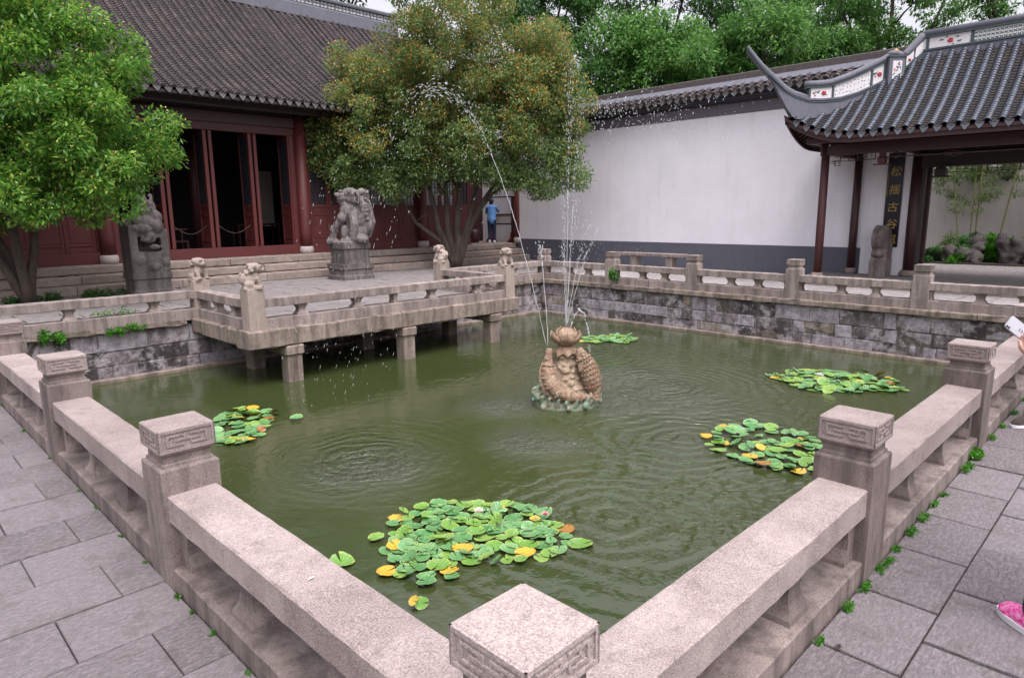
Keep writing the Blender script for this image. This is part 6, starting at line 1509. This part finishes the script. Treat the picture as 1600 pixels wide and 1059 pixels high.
def hand(P, parent_o, root, tips_dir, palm_dir, thumb_dir, curl, L=.17):
    """palm plus five separate bent fingers as short skinned chains rooted in the palm"""
    root = Vector(root); d = Vector(tips_dir).normalized(); s = Vector(thumb_dir).normalized(); n = Vector(palm_dir).normalized()
    pts = [tuple(root) + (.024,), tuple(root + d * .045) + (.034,), tuple(root + d * .085) + (.033,)]
    q = MB(); rot = Matrix((s, d, n)).transposed(); q.ell(root + d * .045, (.042, .052, .016), 12, 8, rot); 
    for k, (off_, ln) in enumerate(((.03, .072), (.01, .08), (-.01, .075), (-.03, .06))):
        a = root + d * .082 + s * off_; b = a + (d * math.cos(curl) + n * math.sin(curl)) * ln * .4; c = b + (d * math.cos(curl * 2) + n * math.sin(curl * 2)) * ln * .33; e = c + (d * math.cos(curl * 2.9) + n * math.sin(curl * 2.9)) * ln * .27
        q.tube([a - d * .03, a, b, c, e], [.010, .0095, .0088, .0078, .006], 8); q.ell(e, (.0062,) * 3, 8, 5)
    a = root + d * .03 + s * .034; b = a + (s * .7 + d * .7).normalized() * .034 + n * .006; c = b + (s * .25 + d + n * .4).normalized() * .028
    q.tube([a - s * .02, a, b, c], [.013, .012, .010, .007], 8); q.ell(c, (.0072,) * 3, 8, 5)
    return q
def person(label, o, yaw, H, shirt, trousers, shoe, arms, legs, lean=0.0, hair='hair', sleeve=.6, hands=True, group=None, face=True, longhair=False):
    t = empty('person', o, label, 'person', group); k = H / 1.68
    G = frame(o, yaw); Q = lambda a, b, z, r_=None: G(a * k, b * k, z * k, (None if r_ is None else r_ * k))
    hx = lean
    J = [Q(0, 0, .92, .125), Q(.01 + hx * .3, 0, 1.06, .115), Q(.02 + hx * .7, 0, 1.24, .125), Q(.0 + hx, 0, 1.39, .10), Q(.01 + hx * 1.1, 0, 1.46, .052), Q(.02 + hx * 1.2, 0, 1.53, .055)]
    E_ = [(0, 1), (1, 2), (2, 3), (3, 4), (4, 5)]; armidx = []
    for sd_, (el, wr) in zip((1, -1), arms):
        b = len(J); J += [Q(hx, sd_ * .165, 1.38, .052), Q(el[0], el[1], el[2], .040), Q(wr[0], wr[1], wr[2], .026)]; E_ += [(3, b), (b, b + 1), (b + 1, b + 2)]; armidx.append(b)
    legi = []
    for sd_, (kn, an) in zip((1, -1), legs):
        b = len(J); J += [Q(0, sd_ * .09, .86, .085), Q(kn[0], kn[1], kn[2], .056), Q(an[0], an[1], an[2], .036)]; E_ += [(0, b), (b, b + 1), (b + 1, b + 2)]; legi.append(b)
    LV = (Vector(G(0, 1, 0)) - Vector(G(0, 0, 0))).normalized(); body = skinned('body', J, E_, 'skin', t, 1, wide=(LV, (0, 1, 2, 3)))
    # clothes: same graph, slightly fuller
    def grow(idx, edges, add, name, mat, sub=1):
        mp = {j: i for i, j in enumerate(idx)}; return skinned(name, [J[i][:3] + (J[i][3] + add,) for i in idx], [(mp[a], mp[b]) for a, b in edges], mat, t, sub)
    JJ = list(J); idx = [0, 1, 2, 3]; ed = [(0, 1), (1, 2), (2, 3)]; extra = []
    pts = [J[i][:3] + (J[i][3] + .02,) for i in (0, 1, 2, 3)]; e2 = [(0, 1), (1, 2), (2, 3)]
    for b in armidx:
        n0 = len(pts); el = Vector(J[b + 1][:3]); sh = Vector(J[b][:3]); wr = Vector(J[b + 2][:3])
        if sleeve <= 1: end = sh.lerp(el, sleeve); pts += [J[b][:3] + (J[b][3] + .02,), tuple(end) + (.058 * k,)]; e2 += [(3, n0), (n0, n0 + 1)]
        else: end = el.lerp(wr, sleeve - 1); pts += [J[b][:3] + (J[b][3] + .02,), tuple(el) + (.055 * k,), tuple(end) + (.042 * k,)]; e2 += [(3, n0), (n0, n0 + 1), (n0 + 1, n0 + 2)]
    pts.append(Q(0, 0, .86, .15)); e2.append((0, len(pts) - 1)); skinned('shirt', pts, e2, shirt, t, 1, wide=(LV, (0, 1, 2, 3)))
    pts = [Q(0, 0, .95, .128)]; e2 = []
    for b in legi:
        n0 = len(pts); kn = Vector(J[b + 1][:3]); an = Vector(J[b + 2][:3]); pts += [J[b][:3] + (.098 * k,), tuple(kn) + (.074 * k,), tuple(kn.lerp(an, .92)) + (.062 * k,)]; e2 += [(0, n0), (n0, n0 + 1), (n0 + 1, n0 + 2)]
    skinned('trousers', pts, e2, trousers, t, 1, wide=(LV, (0,)) if False else None)
    # head with face, hair
    hc = Vector(Q(.035 + hx * 1.25, 0, 1.61)); f = (Vector(G(1, 0, 0)) - Vector(G(0, 0, 0))).normalized(); l = (Vector(G(0, 1, 0)) - Vector(G(0, 0, 0))).normalized(); u = Vector((0, 0, 1))
    rot = Matrix((f, l, u)).transposed(); h = MB(); h.ell(hc, (.098 * k, .075 * k, .112 * k), 16, 12, rot); h.ell(hc + f * .02 - u * .055, (.07 * k, .056 * k, .062 * k), 12, 8, rot); h.ell(hc + f * .10 * k - u * .012, (.016, .012, .022), 8, 6, rot)
    h.ell(hc + f * .085 * k - u * .052, (.016, .026, .008), 8, 6, rot); h.ell(hc + f * .085 * k - u * .064, (.014, .022, .008), 8, 6, rot); h.tube([hc - u * .16, hc - u * .06], [.05 * k, .05 * k], 10)
    for s_ in (-1, 1): h.ell(hc + l * s_ * .076 * k - f * .005, (.018, .010, .028), 8, 6, rot); h.ell(hc + f * .082 * k + l * s_ * .03 + u * .012, (.012, .015, .008), 8, 6, rot)
    hd = remesh(h, 'head', .0065, 'skin', t, 2)
    e = MB()
    for s_ in (-1, 1): e.ell(hc + f * .0915 * k + l * s_ * .03 + u * .004, (.006, .011, .006), 8, 6, rot); e.tube([hc + f * .088 * k + l * s_ * .018 + u * .026, hc + f * .088 * k + l * s_ * .044 + u * .026], .003, 5)
    e.build('eyes', 'hair', hd, True)
    h = MB(); h.ell(hc - f * .018 + u * .018, (.105 * k, .087 * k, .112 * k), 14, 10, rot); h.ell(hc - f * .06 - u * .02, (.06 * k, .075 * k, .09 * k), 12, 8, rot)
    if longhair: h.tube([hc - f * .07, hc - f * .085 - u * .12, hc - f * .08 - u * .26], [.07 * k, .06 * k, .03 * k], 10)
    ho = remesh(h, 'hair', .009, hair, t, 1, .003, 30)
    # shoes
    for sd_, b in zip((1, -1), legi):
        an = Vector(J[b + 2][:3]); base = Vector((an.x, an.y, o[2])); m = MB()
        m.ell(base + u * .045 + f * .04, (.125 * k, .045 * k, .042 * k), 14, 8, rot); m.ell(base + u * .06 - f * .03, (.055 * k, .042 * k, .055 * k), 12, 8, rot); m.ell(base + u * .032 + f * .11, (.065 * k, .045 * k, .030 * k), 12, 8, rot)
        so = remesh(m, 'shoe', .008, shoe, t, 2); s2_ = MB(); pl = [base + f * (.04 + .145 * k * math.cos(a)) + l * (.050 * k * math.sin(a) * (1 + .12 * math.cos(a))) + u * .002 for a in np.linspace(0, 2 * math.pi, 25)[:-1]]; s2_.ext(pl, (0, 0, .024)); s2_.build('sole', 'white_shoe', so)
    return t, J, armidx, legi, f, l, G
# woman in blue on the porch, back to the pond
t, J, ai, li, f, l, G = person('woman in a light blue shirt and dark trousers on the hall porch, seen from behind', (16.72, 17.75, .594), rad(38), 1.60, 'blue_shirt', 'navy', 'white_shoe',
    [((.22, .24, 1.17), (.42, .16, 1.22)), ((.22, -.25, 1.20), (.45, -.20, 1.33))], [((.03, .09, .48), (.0, .09, .08)), ((.02, -.10, .48), (-.02, -.11, .08))], .03, sleeve=.75)
for b in ai: hand(None, t, J[b + 2][:3], f, -Vector((0, 0, 1)), l, .35).build('hand', 'skin', t, True)
# visitor at the right edge holding up a phone; only the hand, phone and one pink shoe reach into the frame
PH = Vector((2.66, -.60, 1.165))
yaw = rad(52)
t, J, ai, li, f, l, G = person('visitor in pale blue sleeves and pink running shoes at the right edge, holding a phone', (2.28, -.98, 0), yaw, 1.62, 'pale_blue', 'navy', 'pink',
    [((.26, .19, 1.10), (.50, .012, 1.10)), ((.22, -.24, 1.10), (.42, -.12, 1.10))], [((.12, .16, .48), (.126, .215, .08)), ((.0, -.10, .48), (-.10, -.12, .08))], .04, sleeve=1.75)
wl = Vector(J[ai[0] + 2][:3]); 
hand(None, t, wl, (f * .5 + Vector((0, 0, .8)) + l * .1), f * .3 - l * .2 + Vector((-.5, -.5, 0)), -f * .2 + l, .55).build('hand', 'skin', t, True)
wr_ = Vector(J[ai[1] + 2][:3]); hand(None, t, wr_, (f * .8 + l * .5), l, Vector((0, 0, 1)), .6).build('hand', 'skin', t, True)
# phone held in the visitor's left hand
pc = Vector((2.612, -.526, 1.168))
ph = empty('phone', pc, 'silver mobile phone held out over the rail at the right edge', 'phone')
pn = -(f * .55 + Vector((0, 0, -.25)) + l * .1).normalized(); pn = Vector((-.62, -.70, .35)).normalized()
px = (Vector((.7071, -.7071, 0)) * .72 + Vector((0, 0, -.69))).normalized(); px = (px - pn * px.dot(pn)).normalized(); py = pn.cross(px)
rot = Matrix((px, py, pn)).transposed().to_4x4(); rot.translation = (0, 0, 0)
def rbox(L, Wd, T, r_, z0):
    m = MB(); pts = []
    for cx_, cy_, a0 in ((L - r_, Wd - r_, 0), (-L + r_, Wd - r_, 90), (-L + r_, -Wd + r_, 180), (L - r_, -Wd + r_, 270)):
        for k in range(5): a = rad(a0 + 22.5 * k); pts.append((cx_ + r_ * math.cos(a), cy_ + r_ * math.sin(a), z0))
    m.ext(pts, (0, 0, T)); return m
for nm, mm, mt in (('phone_body', rbox(.068, .033, .0075, .010, -.004), 'phone_metal'), ('camera_bump', None, 'board_black'), ('back_print', None, 'band_grey')):
    if mm is None:
        mm = MB()
        if nm == 'camera_bump': mm.tube([(-.060, -.026, .004), (-.060, -.026, .0052)], .005, 12); mm.tube([(-.050, -.026, .004), (-.050, -.026, .0052)], .005, 12)
        else:
            for q in range(3): mm.box((-.01 + q * .012, -.010, .0036), (-.004 + q * .012, .004, .0039))
    o = link(nm, mm.mesh(nm, [mt]), None, ph); o.rotation_euler = rot.to_euler()
# second visitor farther along the right balustrade, mostly outside the frame
t, J, ai, li, f, l, G = person('visitor in loose beige trousers beside the near right balustrade, cut by the right edge', (5.86, -.58, 0), rad(150), 1.62, 'pale_blue', 'beige', 'bark',
    [((.05, .25, 1.1), (.16, .24, .88)), ((.04, -.25, 1.1), (.14, -.26, .88))], [((-.02, .10, .48), (-.22, .11, .10)), ((.30, -.09, .50), (.50, -.06, .08))], .0, sleeve=.6)
for b in ai: hand(None, t, J[b + 2][:3], (f * .3 - Vector((0, 0, 1))), l if b == ai[1] else -l, f, .3).build('hand', 'skin', t, True)
